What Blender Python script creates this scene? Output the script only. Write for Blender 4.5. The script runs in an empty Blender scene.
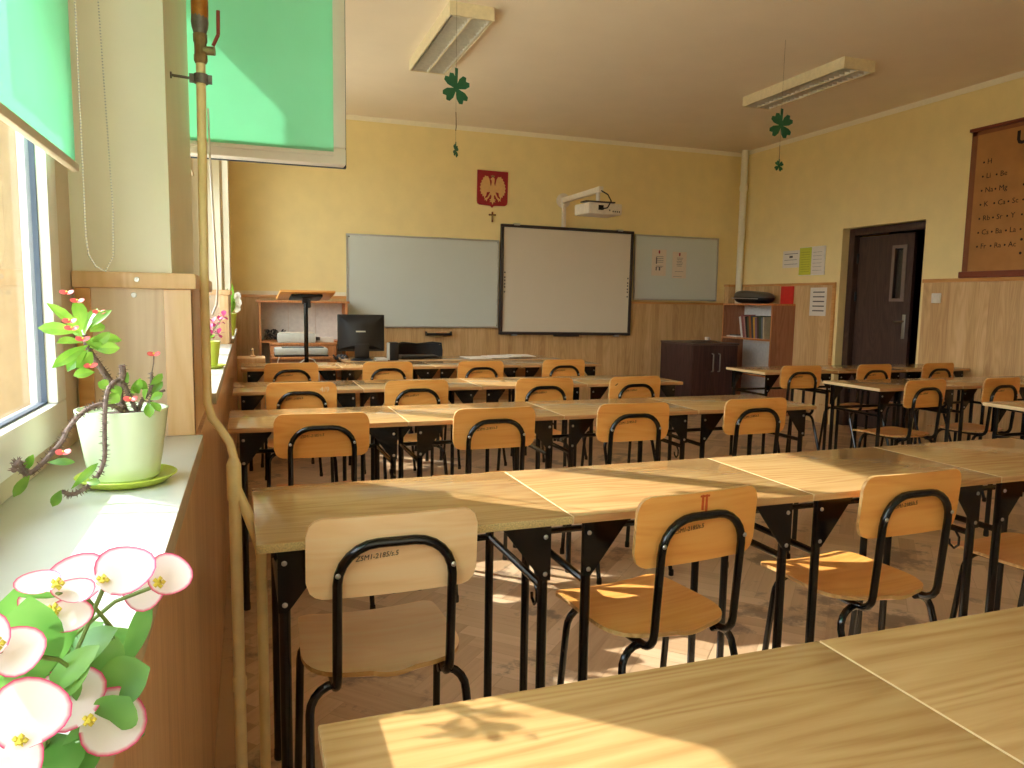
import bpy, bmesh, math, random
from mathutils import Vector, Matrix
random.seed(7)
PI = math.pi
SC = bpy.context.scene
COL = SC.collection

# ------------------------------------------------------------------ helpers
def lin(r, g, b):
    def f(c):
        c /= 255.0
        return c / 12.92 if c <= 0.04045 else ((c + 0.055) / 1.055) ** 2.4
    return (f(r), f(g), f(b), 1.0)

class NT:
    """small node-tree helper"""
    def __init__(s, name):
        s.m = bpy.data.materials.new(name); s.m.use_nodes = True
        s.t = s.m.node_tree; s.t.nodes.clear()
        s.out = s.t.nodes.new('ShaderNodeOutputMaterial')
    def n(s, typ, **kw):
        nd = s.t.nodes.new(typ)
        for k, v in kw.items():
            if k.startswith('i_'):
                key = k[2:]
                key = int(key) if key.isdigit() else key.replace('_', ' ')
                nd.inputs[key].default_value = v
            else:
                setattr(nd, k, v)
        return nd
    def l(s, a, b): s.t.links.new(a, b)
    def ramp(s, fac, stops):
        r = s.n('ShaderNodeValToRGB'); e = r.color_ramp.elements
        while len(e) < len(stops): e.new(0.5)
        for k, (p, c) in enumerate(stops): e[k].position = p; e[k].color = c
        s.l(fac, r.inputs[0]); return r.outputs[0]
    def math(s, op, a, b=None):
        m = s.n('ShaderNodeMath', operation=op)
        for k, v in enumerate((a, b)):
            if v is None: continue
            if isinstance(v, (int, float)): m.inputs[k].default_value = v
            else: s.l(v, m.inputs[k])
        return m.outputs[0]
    def bsdf(s, col, rough=.5, metal=0.0, spec=.5, **kw):
        b = s.n('ShaderNodeBsdfPrincipled')
        if isinstance(col, tuple): b.inputs['Base Color'].default_value = col
        else: s.l(col, b.inputs['Base Color'])
        if isinstance(rough, (int, float)): b.inputs['Roughness'].default_value = rough
        else: s.l(rough, b.inputs['Roughness'])
        b.inputs['Metallic'].default_value = metal
        b.inputs['Specular IOR Level'].default_value = spec
        for k, v in kw.items(): b.inputs[k.replace('_', ' ')].default_value = v
        s.l(b.outputs[0], s.out.inputs[0]); return b

def plain(name, rgb, rough=.5, metal=0.0, spec=.5, var=.06, scale=30.0):
    t = NT(name); c = lin(*rgb)
    tc = t.n('ShaderNodeTexCoord'); nz = t.n('ShaderNodeTexNoise', i_Scale=scale, i_Detail=3.0)
    t.l(tc.outputs['Object'], nz.inputs['Vector'])
    lo = tuple(x * (1 - var) for x in c[:3]) + (1,); hi = tuple(min(1, x * (1 + var)) for x in c[:3]) + (1,)
    t.bsdf(t.ramp(nz.outputs['Fac'], [(.3, lo), (.7, hi)]), rough, metal, spec)
    return t.m

def wood(name, dark, mid, light, axis='X', rough=.35, spec=.5, grain=1.0, planks=0.0, plankaxis='X', cath=.5, coat=0.0):
    """grain that runs along axis; optional planks: veneer boards of that width across plankaxis"""
    t = NT(name)
    tc = t.n('ShaderNodeTexCoord'); oi = t.n('ShaderNodeObjectInfo')
    off = t.n('ShaderNodeVectorMath', operation='SCALE'); off.inputs['Scale'].default_value = 13.0
    cmb = t.n('ShaderNodeCombineXYZ')
    for k in range(3): t.l(oi.outputs['Random'], cmb.inputs[k])
    t.l(cmb.outputs[0], off.inputs[0])
    add = t.n('ShaderNodeVectorMath', operation='ADD')
    t.l(tc.outputs['Object'], add.inputs[0]); t.l(off.outputs[0], add.inputs[1])
    vec = add.outputs[0]
    pid = None
    if planks:
        sep = t.n('ShaderNodeSeparateXYZ'); t.l(tc.outputs['Object'], sep.inputs[0])
        pid = t.math('FLOOR', t.math('DIVIDE', sep.outputs[plankaxis], planks))
        wn = t.n('ShaderNodeTexWhiteNoise', noise_dimensions='1D'); t.l(pid, wn.inputs['W'])
        sh = t.n('ShaderNodeVectorMath', operation='SCALE'); sh.inputs['Scale'].default_value = 5.0
        t.l(wn.outputs['Color'], sh.inputs[0])
        a2 = t.n('ShaderNodeVectorMath', operation='ADD'); t.l(vec, a2.inputs[0]); t.l(sh.outputs[0], a2.inputs[1]); vec = a2.outputs[0]
    sc = {'X': (1.6, 26, 26), 'Y': (26, 1.6, 26), 'Z': (26, 26, 1.6)}[axis]
    mp = t.n('ShaderNodeMapping'); mp.inputs['Scale'].default_value = tuple(v * grain for v in sc); t.l(vec, mp.inputs['Vector'])
    n1 = t.n('ShaderNodeTexNoise', i_Scale=1.0, i_Detail=6.0, i_Roughness=.62, i_Distortion=.4); t.l(mp.outputs[0], n1.inputs['Vector'])
    sc2 = {'X': (.8, 8, 8), 'Y': (8, .8, 8), 'Z': (8, 8, .8)}[axis]
    mp2 = t.n('ShaderNodeMapping'); mp2.inputs['Scale'].default_value = sc2; t.l(vec, mp2.inputs['Vector'])
    n2 = t.n('ShaderNodeTexNoise', i_Scale=1.0, i_Detail=1.5, i_Distortion=.3); t.l(mp2.outputs[0], n2.inputs['Vector'])
    rings = t.math('FRACT', t.math('MULTIPLY', n2.outputs['Fac'], 14.0))
    rings = t.math('MULTIPLY', t.math('ABSOLUTE', t.math('SUBTRACT', rings, .5)), 2.0)
    fac = t.math('ADD', t.math('MULTIPLY', n1.outputs['Fac'], 1.0 - cath * .6), t.math('MULTIPLY', rings, cath * .6))
    if planks:
        wn2 = t.n('ShaderNodeTexWhiteNoise', noise_dimensions='1D'); t.l(t.math('ADD', pid, .37), wn2.inputs['W'])
        fac = t.math('ADD', fac, t.math('MULTIPLY', t.math('SUBTRACT', wn2.outputs['Value'], .5), .28))
    c = t.ramp(fac, [(.22, lin(*dark)), (.5, lin(*mid)), (.78, lin(*light))])
    b = t.bsdf(c, rough, 0, spec)
    if coat: b.inputs['Coat Weight'].default_value = coat; b.inputs['Coat Roughness'].default_value = .12
    return t.m

class MB:
    def __init__(s): s.v = []; s.f = []; s.mi = []; s.sm = []
    def add(s, vs, fs, mi=0, smooth=False, M=None):
        b = len(s.v)
        s.v += [tuple(M @ Vector(p)) if M else tuple(p) for p in vs]
        for f in fs: s.f.append(tuple(b + i for i in f)); s.mi.append(mi); s.sm.append(smooth)
        return s
    def box(s, x0, y0, z0, x1, y1, z1, mi=0, bev=0.0, M=None, smi=None, xmi=None):
        """smi: other material slot for the four faces at the ends and sides (x,y faces)"""
        if x0 > x1: x0, x1 = x1, x0
        if y0 > y1: y0, y1 = y1, y0
        if z0 > z1: z0, z1 = z1, z0
        if bev <= 0:
            vs = [(x0,y0,z0),(x1,y0,z0),(x1,y1,z0),(x0,y1,z0),(x0,y0,z1),(x1,y0,z1),(x1,y1,z1),(x0,y1,z1)]
            s.add(vs, [(0,3,2,1),(4,5,6,7)], mi, False, M)
            b = len(s.v) - 8
            for f in [(0,1,5,4),(1,2,6,5),(2,3,7,6),(3,0,4,7)]:
                s.f.append(tuple(b + i for i in f)); s.mi.append(mi if smi is None else smi); s.sm.append(False)
            return s
        bm = bmesh.new(); bmesh.ops.create_cube(bm, size=1.0)
        for v in bm.verts: v.co = Vector(((x0+x1)/2 + v.co.x*(x1-x0), (y0+y1)/2 + v.co.y*(y1-y0), (z0+z1)/2 + v.co.z*(z1-z0)))
        bmesh.ops.bevel(bm, geom=list(bm.edges), offset=bev, segments=2, profile=.6, affect='EDGES')
        bm.normal_update()
        b = len(s.v); s.v += [tuple(M @ v.co) if M else tuple(v.co) for v in bm.verts]
        for f in bm.faces:
            side = smi is not None and abs(f.normal.z) < .5
            m_ = smi if side else mi
            if xmi is not None and abs(f.normal.x) > .35: m_ = xmi
            s.f.append(tuple(b + v.index for v in f.verts)); s.mi.append(m_); s.sm.append(False)
        bm.free(); return s
    def tube(s, pts, r, seg=10, mi=0, caps=True):
        P = [Vector(p) for p in pts]; n = len(P)
        R = r if isinstance(r, (list, tuple)) else [r] * n
        T = []
        for i in range(n):
            a = P[max(0, i-1)]; b = P[min(n-1, i+1)]; T.append((b - a).normalized())
        up = Vector((0, 0, 1)) if abs(T[0].z) < .9 else Vector((1, 0, 0))
        N = (up - T[0] * up.dot(T[0])).normalized(); vs = []
        for i in range(n):
            N = (N - T[i] * N.dot(T[i])).normalized(); B = T[i].cross(N)
            for k in range(seg):
                a = 2*PI*k/seg; vs.append(P[i] + (N*math.cos(a) + B*math.sin(a)) * R[i])
        fs = []
        for i in range(n-1):
            for k in range(seg):
                k2 = (k+1) % seg; fs.append((i*seg+k, i*seg+k2, (i+1)*seg+k2, (i+1)*seg+k))
        s.add(vs, fs, mi, True)
        if caps:
            b = len(s.v) - len(vs)
            for f in (tuple(b+k for k in reversed(range(seg))), tuple(b+(n-1)*seg+k for k in range(seg))):
                s.f.append(f); s.mi.append(mi); s.sm.append(False)
        return s
    def lathe(s, prof, c=(0,0,0), seg=24, mi=0, M=None):
        vs = []; fs = []
        for (r, z) in prof:
            for k in range(seg):
                a = 2*PI*k/seg; vs.append((c[0]+r*math.cos(a), c[1]+r*math.sin(a), c[2]+z))
        for i in range(len(prof)-1):
            for k in range(seg):
                k2 = (k+1) % seg; fs.append((i*seg+k, i*seg+k2, (i+1)*seg+k2, (i+1)*seg+k))
        s.add(vs, fs, mi, True, M)
        b = len(s.v) - len(vs)
        if prof[0][0] > 1e-5: s.f.append(tuple(b+k for k in reversed(range(seg)))); s.mi.append(mi); s.sm.append(False)
        if prof[-1][0] > 1e-5: s.f.append(tuple(b+(len(prof)-1)*seg+k for k in range(seg))); s.mi.append(mi); s.sm.append(False)
        return s
    def prism(s, poly, d0, d1, mi=0, M=None):
        """poly in local xy, extruded along local z from d0 to d1"""
        n = len(poly)
        vs = [(x, y, d0) for x, y in poly] + [(x, y, d1) for x, y in poly]
        fs = [tuple(reversed(range(n))), tuple(range(n, 2*n))] + [(i, (i+1) % n, n+(i+1) % n, n+i) for i in range(n)]
        return s.add(vs, fs, mi, False, M)
    def build(s, name, mats, parent=None, loc=None, ang=35):
        me = bpy.data.meshes.new(name); me.from_pydata(s.v, [], s.f)
        if not isinstance(mats, (list, tuple)): mats = [mats]
        for m in mats: me.materials.append(m)
        me.polygons.foreach_set('material_index', s.mi)
        bm = bmesh.new(); bm.from_mesh(me); bmesh.ops.recalc_face_normals(bm, faces=bm.faces); bm.to_mesh(me); bm.free()
        me.polygons.foreach_set('use_smooth', [True] * len(me.polygons))
        me.set_sharp_from_angle(angle=math.radians(ang)); me.update()
        o = bpy.data.objects.new(name, me); COL.objects.link(o)
        if parent: o.parent = parent
        if loc: o.location = loc
        return o

def arc(c, r, a0, a1, n, plane='XZ', fixed=0.0):
    out = []
    for i in range(n + 1):
        a = math.radians(a0 + (a1 - a0) * i / n); u, v = c[0] + r*math.cos(a), c[1] + r*math.sin(a)
        out.append({'XZ': (u, fixed, v), 'YZ': (fixed, u, v), 'XY': (u, v, fixed)}[plane])
    return out
def rrect(x0, y0, x1, y1, r, n=5):
    out = []
    for cx, cy, a0 in ((x1-r, y0+r, -90), (x1-r, y1-r, 0), (x0+r, y1-r, 90), (x0+r, y0+r, 180)):
        for i in range(n + 1):
            a = math.radians(a0 + 90*i/n); out.append((cx + r*math.cos(a), cy + r*math.sin(a)))
    return out
def TR(loc, rx=0, ry=0, rz=0):
    return Matrix.Translation(loc) @ Matrix.Rotation(math.radians(rz), 4, 'Z') @ Matrix.Rotation(math.radians(ry), 4, 'Y') @ Matrix.Rotation(math.radians(rx), 4, 'X')
def tag(o, label, cat, group=None, kind=None):
    if label: o['label'] = label
    if cat: o['category'] = cat
    if group: o['group'] = group
    if kind: o['kind'] = kind
    return o
def thing(name, label, cat, loc=(0,0,0), rz=0, group=None):
    o = bpy.data.objects.new(name, None); COL.objects.link(o); o.empty_display_size = .1
    o.location = loc; o.rotation_euler = (0, 0, math.radians(rz))
    return tag(o, label, cat, group)
def struct(o): o['kind'] = 'structure'; return o
def copy_tree(o, parent=None):
    c = o.copy(); COL.objects.link(c)
    if parent: c.parent = parent
    for ch in list(o.children): copy_tree(ch, c)
    return c
def text(name, s, size, M, mat, parent, align='LEFT', depth=.0004, shear=0.0, spacing=1.0, offset=0.0):
    cu = bpy.data.curves.new(name, 'FONT'); cu.body = s; cu.size = size; cu.extrude = depth; cu.align_x = align; cu.shear = shear
    cu.space_character = spacing; cu.resolution_u = 2; cu.offset = offset
    tmp = bpy.data.objects.new(name + '_t', cu); COL.objects.link(tmp)
    dg = bpy.context.evaluated_depsgraph_get(); dg.update()
    me = bpy.data.meshes.new_from_object(tmp.evaluated_get(dg)); me.name = name
    COL.objects.unlink(tmp); bpy.data.objects.remove(tmp)
    me.transform(M); me.materials.clear(); me.materials.append(mat)
    o = bpy.data.objects.new(name, me); COL.objects.link(o); o.parent = parent
    return o

# ------------------------------------------------------------------ materials
M = {}
M['plaster'] = plain('yellow wall paint', (246, 223, 158), .75, var=.03, scale=6)
M['pier_paint'] = plain('cream wall paint', (240, 232, 204), .6, var=.03, scale=6)
M['ceil'] = plain('ceiling paint', (242, 226, 200), .7, var=.02, scale=3)
M['cove'] = plain('pale cove strip', (248, 236, 205), .7, var=.02)
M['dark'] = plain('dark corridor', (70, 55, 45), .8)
M['veneerX'] = wood('oak veneer panelling across', (192, 148, 98), (210, 170, 116), (224, 188, 136), 'Z', .35, .4, .8, .095, 'X', .35)
M['veneerY'] = wood('oak veneer panelling along', (192, 148, 98), (210, 170, 116), (224, 188, 136), 'Z', .35, .4, .8, .095, 'Y', .35)
M['veneer_sill'] = wood('window side panelling', (196, 146, 104), (222, 174, 128), (236, 194, 150), 'Z', .3, .5, .8, .11, 'Y', .35)
M['veneer_pale'] = wood('pale pier panelling', (212, 180, 146), (229, 202, 170), (240, 216, 186), 'Z', .35, .4, .7, .0, 'X', .3)
M['pine_trim'] = wood('pine trim', (216, 168, 112), (232, 190, 138), (242, 206, 160), 'Z', .3, .5, 1.0, 0, 'X', .3)
M['trimX'] = wood('oak cap rail', (190, 128, 66), (212, 152, 84), (226, 172, 106), 'X', .3, .5, 1.0, 0, 'X', .3)
M['trimY'] = wood('oak cap rail along', (190, 128, 66), (212, 152, 84), (226, 172, 106), 'Y', .3, .5, 1.0, 0, 'X', .3)
M['desk'] = wood('oak laminate desktop', (166, 122, 74), (187, 147, 94), (198, 161, 108), 'X', .12, .5, 1.9, 0, 'X', .45)
M['desk_edge'] = wood('desktop edge', (160, 108, 62), (192, 142, 88), (214, 170, 112), 'X', .5, .4, 2.0, 0, 'X', .3)
M['end_band'] = plain('pale end band', (224, 194, 142), .45, var=.05)  # bright seam highlight painted into the desk end edges
M['chipboard'] = plain('raw chipboard edge', (200, 172, 112), .8, var=.3, scale=260)
M['ply'] = wood('varnished beech plywood', (226, 144, 64), (240, 168, 84), (246, 186, 104), 'X', .3, .5, .9, 0, 'X', .25)
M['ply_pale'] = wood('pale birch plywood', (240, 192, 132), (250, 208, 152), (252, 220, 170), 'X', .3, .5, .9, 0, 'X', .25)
M['ply_edge'] = wood('plywood edge', (170, 120, 64), (206, 156, 92), (228, 186, 124), 'X', .5, .4, 2.0)
M['black'] = plain('black lacquered steel', (7, 7, 7), .16, 0, .5, var=.1)
M['black_matt'] = plain('black plastic', (24, 22, 21), .45, var=.1)
M['steel'] = plain('steel screw', (190, 185, 175), .3, .9)
M['chrome'] = plain('brushed nickel', (170, 165, 155), .3, .9)
M['brass'] = plain('old brass valve', (150, 128, 86), .4, .7, var=.25, scale=60)
M['copper'] = plain('rusty copper pipe', (176, 112, 40), .4, .4, var=.4, scale=50)
M['iron'] = plain('dark iron fitting', (120, 112, 104), .5, .5, var=.3, scale=70)
M['red_plastic'] = plain('red valve handle', (150, 56, 42), .4)
M['pipe'] = plain('cream painted pipe', (240, 214, 152), .35, var=.06, scale=25)
M['pvc'] = plain('white window plastic', (242, 236, 226), .3, var=.01)
M['pvc_shade'] = plain('beige window profile', (216, 196, 168), .4, var=.03)  # plastic toned beige, with the shade on the window frames in its colour
M['gasket'] = plain('grey rubber gasket', (70, 80, 95), .6)
M['sill'] = plain('white sill laminate', (226, 228, 218), .25, var=.02, scale=12)
M['sill_edge'] = plain('beige sill edge', (190, 172, 142), .5, var=.1, scale=40)
M['marker_dark'] = plain('black felt pen', (40, 24, 14), .8)
M['ink'] = plain('printed ink', (90, 84, 80), .8)
M['orange_paint'] = plain('orange felt pen', (205, 86, 30), .7)
M['chalk'] = plain('scratched varnish', (236, 206, 160), .8)
M['board'] = plain('enamel whiteboard', (208, 212, 200), .3, var=.01, scale=4)
M['smart'] = plain('interactive board surface', (226, 214, 190), .45, var=.01, scale=4)
M['alu'] = plain('aluminium frame', (190, 188, 182), .35, .7)
M['dark_frame'] = plain('dark grey board frame', (58, 48, 44), .4)
M['paper'] = plain('white paper', (232, 222, 206), .8, var=.02)
M['paper_pink'] = plain('thin cream paper', (222, 206, 184), .8, var=.02)
M['paper_green'] = plain('yellow green paper', (206, 208, 66), .8, var=.03)
M['red'] = plain('red folder', (214, 50, 40), .5)
M['crest_red'] = plain('crest red', (158, 28, 38), .5)
M['crest_gold'] = plain('crest eagle', (226, 178, 112), .5)
M['cross'] = plain('bronze cross', (120, 66, 30), .5)
M['white_plastic'] = plain('white plastic', (232, 220, 200), .4)
M['grey_plastic'] = plain('pale grey plastic', (206, 204, 190), .4, var=.03)
M['teal_plastic'] = plain('smoked lid', (96, 108, 108), .15)
M['wenge'] = wood('dark wenge laminate', (52, 32, 32), (70, 46, 44), (84, 58, 54), 'Z', .4, .4, 1.0)
M['wenge_top'] = wood('dark laminate top', (70, 54, 48), (92, 74, 66), (108, 90, 80), 'X', .35, .4, 1.0)
M['case_brown'] = wood('brown laminate side', (150, 98, 68), (166, 112, 82), (178, 122, 90), 'Z', .4, .4, 1.0)
M['case_edge'] = wood('bookcase front edge', (180, 112, 62), (202, 134, 80), (216, 150, 94), 'Z', .4, .4, 1.0)
M['case_back'] = plain('pale hardboard', (236, 232, 222), .7)
M['door_brown'] = wood('dark brown door', (56, 36, 28), (70, 48, 38), (82, 58, 46), 'Z', .45, .4, 1.0)
M['chart'] = plain('aged chart cloth', (178, 124, 66), .8, var=.12, scale=5)
M['chart_border'] = plain('brown chart border', (140, 86, 52), .8, var=.08, scale=12)
M['chart_rod'] = plain('brown wood rod', (128, 58, 32), .5)
M['lamp_white'] = plain('cream lamp housing', (232, 216, 176), .5)
M['louver'] = plain('mirror louver', (226, 220, 206), .35, .55)
M['clover'] = plain('green felt clover', (32, 92, 56), .8)
M['string'] = plain('thread', (120, 92, 52), .8)
M['pot_green'] = plain('pale green glazed pot', (226, 240, 202), .18, 0, .5, var=.03, scale=14)
M['saucer_green'] = plain('lime saucer', (200, 220, 90), .25)
M['soil'] = plain('potting soil', (70, 50, 36), .95, var=.4, scale=120)
M['stem'] = plain('thorny grey brown stem', (122, 100, 88), .8, var=.35, scale=180)
M['stem_green'] = plain('green stem', (120, 140, 70), .6)
M['flower_red'] = plain('coral red bract', (222, 90, 84), .5)
M['flower_mag'] = plain('magenta petal', (206, 62, 122), .6)
M['yellow'] = plain('yellow flower centre', (220, 200, 70), .6)
M['rubber_mesh'] = plain('black mesh fabric', (22, 21, 22), .6)

def leafmat(name, a, b, trans=.35):
    t = NT(name)
    tc = t.n('ShaderNodeTexCoord'); nz = t.n('ShaderNodeTexNoise', i_Scale=25.0); t.l(tc.outputs['Object'], nz.inputs['Vector'])
    c = t.ramp(nz.outputs['Fac'], [(.35, lin(*a)), (.65, lin(*b))])
    p = t.n('ShaderNodeBsdfPrincipled', i_Roughness=.35); t.l(c, p.inputs['Base Color'])
    tr = t.n('ShaderNodeBsdfTranslucent'); t.l(c, tr.inputs['Color'])
    mx = t.n('ShaderNodeMixShader', i_0=trans); t.l(p.outputs[0], mx.inputs[1]); t.l(tr.outputs[0], mx.inputs[2]); t.l(mx.outputs[0], t.out.inputs[0])
    return t.m
M['leaf'] = leafmat('green leaf', (98, 148, 44), (146, 186, 72))
M['leaf_dark'] = leafmat('dark green leaf', (96, 152, 66), (140, 190, 96))
def petalmat():
    t = NT('white petal with pink rim')
    at = t.n('ShaderNodeAttribute', attribute_name='rim')
    c = t.ramp(at.outputs['Fac'], [(.0, lin(226, 220, 150)), (.16, lin(250, 236, 226)), (.86, lin(252, 236, 236)), (.985, lin(226, 44, 110))])
    p = t.n('ShaderNodeBsdfPrincipled', i_Roughness=.5); t.l(c, p.inputs['Base Color'])
    tr = t.n('ShaderNodeBsdfTranslucent'); t.l(c, tr.inputs['Color'])
    mx = t.n('ShaderNodeMixShader', i_0=.3); t.l(p.outputs[0], mx.inputs[1]); t.l(tr.outputs[0], mx.inputs[2]); t.l(mx.outputs[0], t.out.inputs[0])
    return t.m
M['petal'] = petalmat()
M['petal_white'] = leafmat('white petal', (246, 240, 230), (250, 246, 238), .3)  # stands in for white glare on the far plant's leaves
def blindmat():
    t = NT('translucent green blind fabric')
    tc = t.n('ShaderNodeTexCoord'); nz = t.n('ShaderNodeTexNoise', i_Scale=5.0, i_Detail=3.0); t.l(tc.outputs['Object'], nz.inputs['Vector'])
    c = t.ramp(nz.outputs['Fac'], [(.3, lin(180, 236, 206)), (.7, lin(188, 242, 214))])
    d = t.n('ShaderNodeBsdfDiffuse'); t.l(c, d.inputs[0]); tr = t.n('ShaderNodeBsdfTranslucent'); t.l(c, tr.inputs[0])
    mx = t.n('ShaderNodeMixShader', i_0=.5); t.l(d.outputs[0], mx.inputs[1]); t.l(tr.outputs[0], mx.inputs[2]); t.l(mx.outputs[0], t.out.inputs[0])
    return t.m
M['blind'] = blindmat()
M['cream_blind'] = leafmat('cream blind fabric', (222, 204, 168), (228, 212, 178), .2)
def glassmat():
    t = NT('window glass')
    fr = t.n('ShaderNodeFresnel', i_IOR=1.5)
    ge = t.n('ShaderNodeNewGeometry'); t.l(t.math('ADD', 1.5, t.math('MULTIPLY', ge.outputs['Backfacing'], 1/1.5 - 1.5)), fr.inputs['IOR'])
    f2 = fr.outputs[0]
    a = t.n('ShaderNodeBsdfTransparent'); a.inputs[0].default_value = (.95, .97, .96, 1)
    g = t.n('ShaderNodeBsdfGlossy', i_Roughness=.0)
    mx = t.n('ShaderNodeMixShader'); t.l(f2, mx.inputs[0]); t.l(a.outputs[0], mx.inputs[1]); t.l(g.outputs[0], mx.inputs[2]); t.l(mx.outputs[0], t.out.inputs[0])
    return t.m
M['glass'] = glassmat()
def parquetmat():
    t = NT('worn herringbone parquet')
    at = t.n('ShaderNodeAttribute', attribute_name='tone'); uv = t.n('ShaderNodeUVMap')
    mp = t.n('ShaderNodeMapping'); mp.inputs['Scale'].default_value = (3, 45, 1); t.l(uv.outputs[0], mp.inputs[0])
    n1 = t.n('ShaderNodeTexNoise', i_Scale=1.0, i_Detail=5.0); t.l(mp.outputs[0], n1.inputs['Vector'])
    fac = t.math('ADD', t.math('MULTIPLY', at.outputs['Fac'], .55), t.math('MULTIPLY', n1.outputs['Fac'], .5))
    c = t.ramp(fac, [(.1, lin(176, 138, 100)), (.5, lin(206, 170, 130)), (.95, lin(226, 194, 156))])
    tc = t.n('ShaderNodeTexCoord'); w = t.n('ShaderNodeTexNoise', i_Scale=2.3, i_Detail=7.0, i_Roughness=.7); t.l(tc.outputs['Object'], w.inputs['Vector'])
    wf = t.ramp(w.outputs['Fac'], [(.555, (0,0,0,1)), (.62, (1,1,1,1))])
    mx = t.n('ShaderNodeMixRGB'); mx.inputs[2].default_value = lin(112, 92, 76); t.l(t.math('MULTIPLY', wf, .75), mx.inputs[0]); t.l(c, mx.inputs[1])
    t.bsdf(mx.outputs[0], .38, 0, .45)
    return t.m
M['parquet'] = parquetmat()

# ------------------------------------------------------------------ room numbers (metres; camera stands at x=0, y=0)
D = 8.2; XR = 5.964; H = 3.2; YB = -.60
XP = -.112          # window-side panelling face
XS = -.094; ZS = .98 # sill front edge and height
XPL = -.146         # plaster face of the piers
XW = -.325          # inner face of the window frames
XO = -.62           # outside face of the wall
WT = 2.83           # window head
W1, W2, W3 = (-.45, 1.70), (2.41, 5.0), (5.66, 7.58)

# floor: herringbone blocks on a dark base
def make_floor():
    vs = [(-.5, YB, -.004), (XR + 2.6, YB, -.004), (XR + 2.6, D, -.004), (-.5, D, -.004)]; fs = [(0, 1, 2, 3)]; tone = [0.0]; uvs = [[(0, 0)] * 4]
    w, L = .075, .375; n = int(L / w); g = .0012
    c45 = math.cos(PI/4)
    def put(u, v, du, dv, horiz):
        quad = [(u+g, v+g), (u+du-g, v+g), (u+du-g, v+dv-g), (u+g, v+dv-g)]
        pts = [((a - b) * c45, (a + b) * c45) for a, b in quad]
        if all(-.2 <= p[0] <= XR + .2 and -.2 <= p[1] - .0 <= D + .2 for p in pts):
            b0 = len(vs); vs.extend([(p[0], p[1], 0.0) for p in pts]); fs.append((b0, b0+1, b0+2, b0+3)); tone.append(random.random())
            q = [(0, 0), (du, 0), (du, dv), (0, dv)] if horiz else [(0, 0), (0, du), (dv, du), (dv, 0)]
            r = random.random() * 9; uvs.append([(a + r, b + r) for a, b in q])
    N = 170
    for j in range(-N, N):
        for i in range(-N // n - 2, N // n + 2):
            put((j + 2 * n * i) * w, j * w, L, w, True)
            put((j + n + 2 * n * i) * w, (j - n + 1) * w, w, L, False)
    vs = [(max(-.14, min(XR + .1, x)), min(D + .02, y), z) if z == 0.0 else (x, y, z) for x, y, z in vs]
    me = bpy.data.meshes.new('floor'); me.from_pydata(vs, [], fs)
    a = me.attributes.new('tone', 'FLOAT', 'FACE'); a.data.foreach_set('value', tone)
    ul = me.uv_layers.new(name='UVMap'); flat = [c for f in uvs for p in f for c in p]; ul.data.foreach_set('uv', flat)
    me.materials.append(M['parquet'])
    o = bpy.data.objects.new('floor', me); COL.objects.link(o); return struct(o)
make_floor()

b = MB(); b.box(-.6, YB - .2, H, XR + .5, D + .2, H + .1); struct(b.build('ceiling', M['ceil']))
b = MB(); b.box(-.6, D, -.1, XR + 2.8, D + .2, H + .1); struct(b.build('wall_front', M['plaster']))
b = MB(); b.box(-.6, YB - .2, -.1, XR + .5, YB, H + .1); struct(b.build('wall_back', plain('pale back wall paint', (250, 244, 230), .7, var=.02)))
DY0, DY1, DZ = 5.36, 6.39, 2.10
b = MB(); b.box(XR, YB, -.1, XR + .30, DY0, H); b.box(XR, DY1, -.1, XR + .30, D, H); b.box(XR, DY0, DZ, XR + .30, DY1, H)
struct(b.build('wall_right', M['plaster']))
# corridor beyond the door
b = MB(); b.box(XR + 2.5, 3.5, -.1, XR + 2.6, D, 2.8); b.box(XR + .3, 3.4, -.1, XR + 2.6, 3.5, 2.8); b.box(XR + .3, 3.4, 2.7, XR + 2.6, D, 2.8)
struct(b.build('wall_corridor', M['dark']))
# window wall: parapet, piers, head
b = MB()
b.box(XO, YB, -.1, XP - .02, D, ZS - .04)
for y0, y1 in ((YB, W1[0]), (W1[1], W2[0]), (W2[1], W3[0]), (W3[1], D)): b.box(XO, y0, ZS - .04, XPL, y1, H)
b.box(XW - .035, YB, WT, XPL, D, H); b.box(XO, YB, WT + .34, XW - .035, D, H)
struct(b.build('wall_left', M['pier_paint']))
b = MB()
for y in (W1[1], W2[1], W3[1]): b.box(XO - .01, y - .004, ZS - .04, XW - .032, y + .05, WT + .3)
struct(b.build('wall_outside', plain('outside render', (150, 126, 92), .85, var=.15)))
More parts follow.
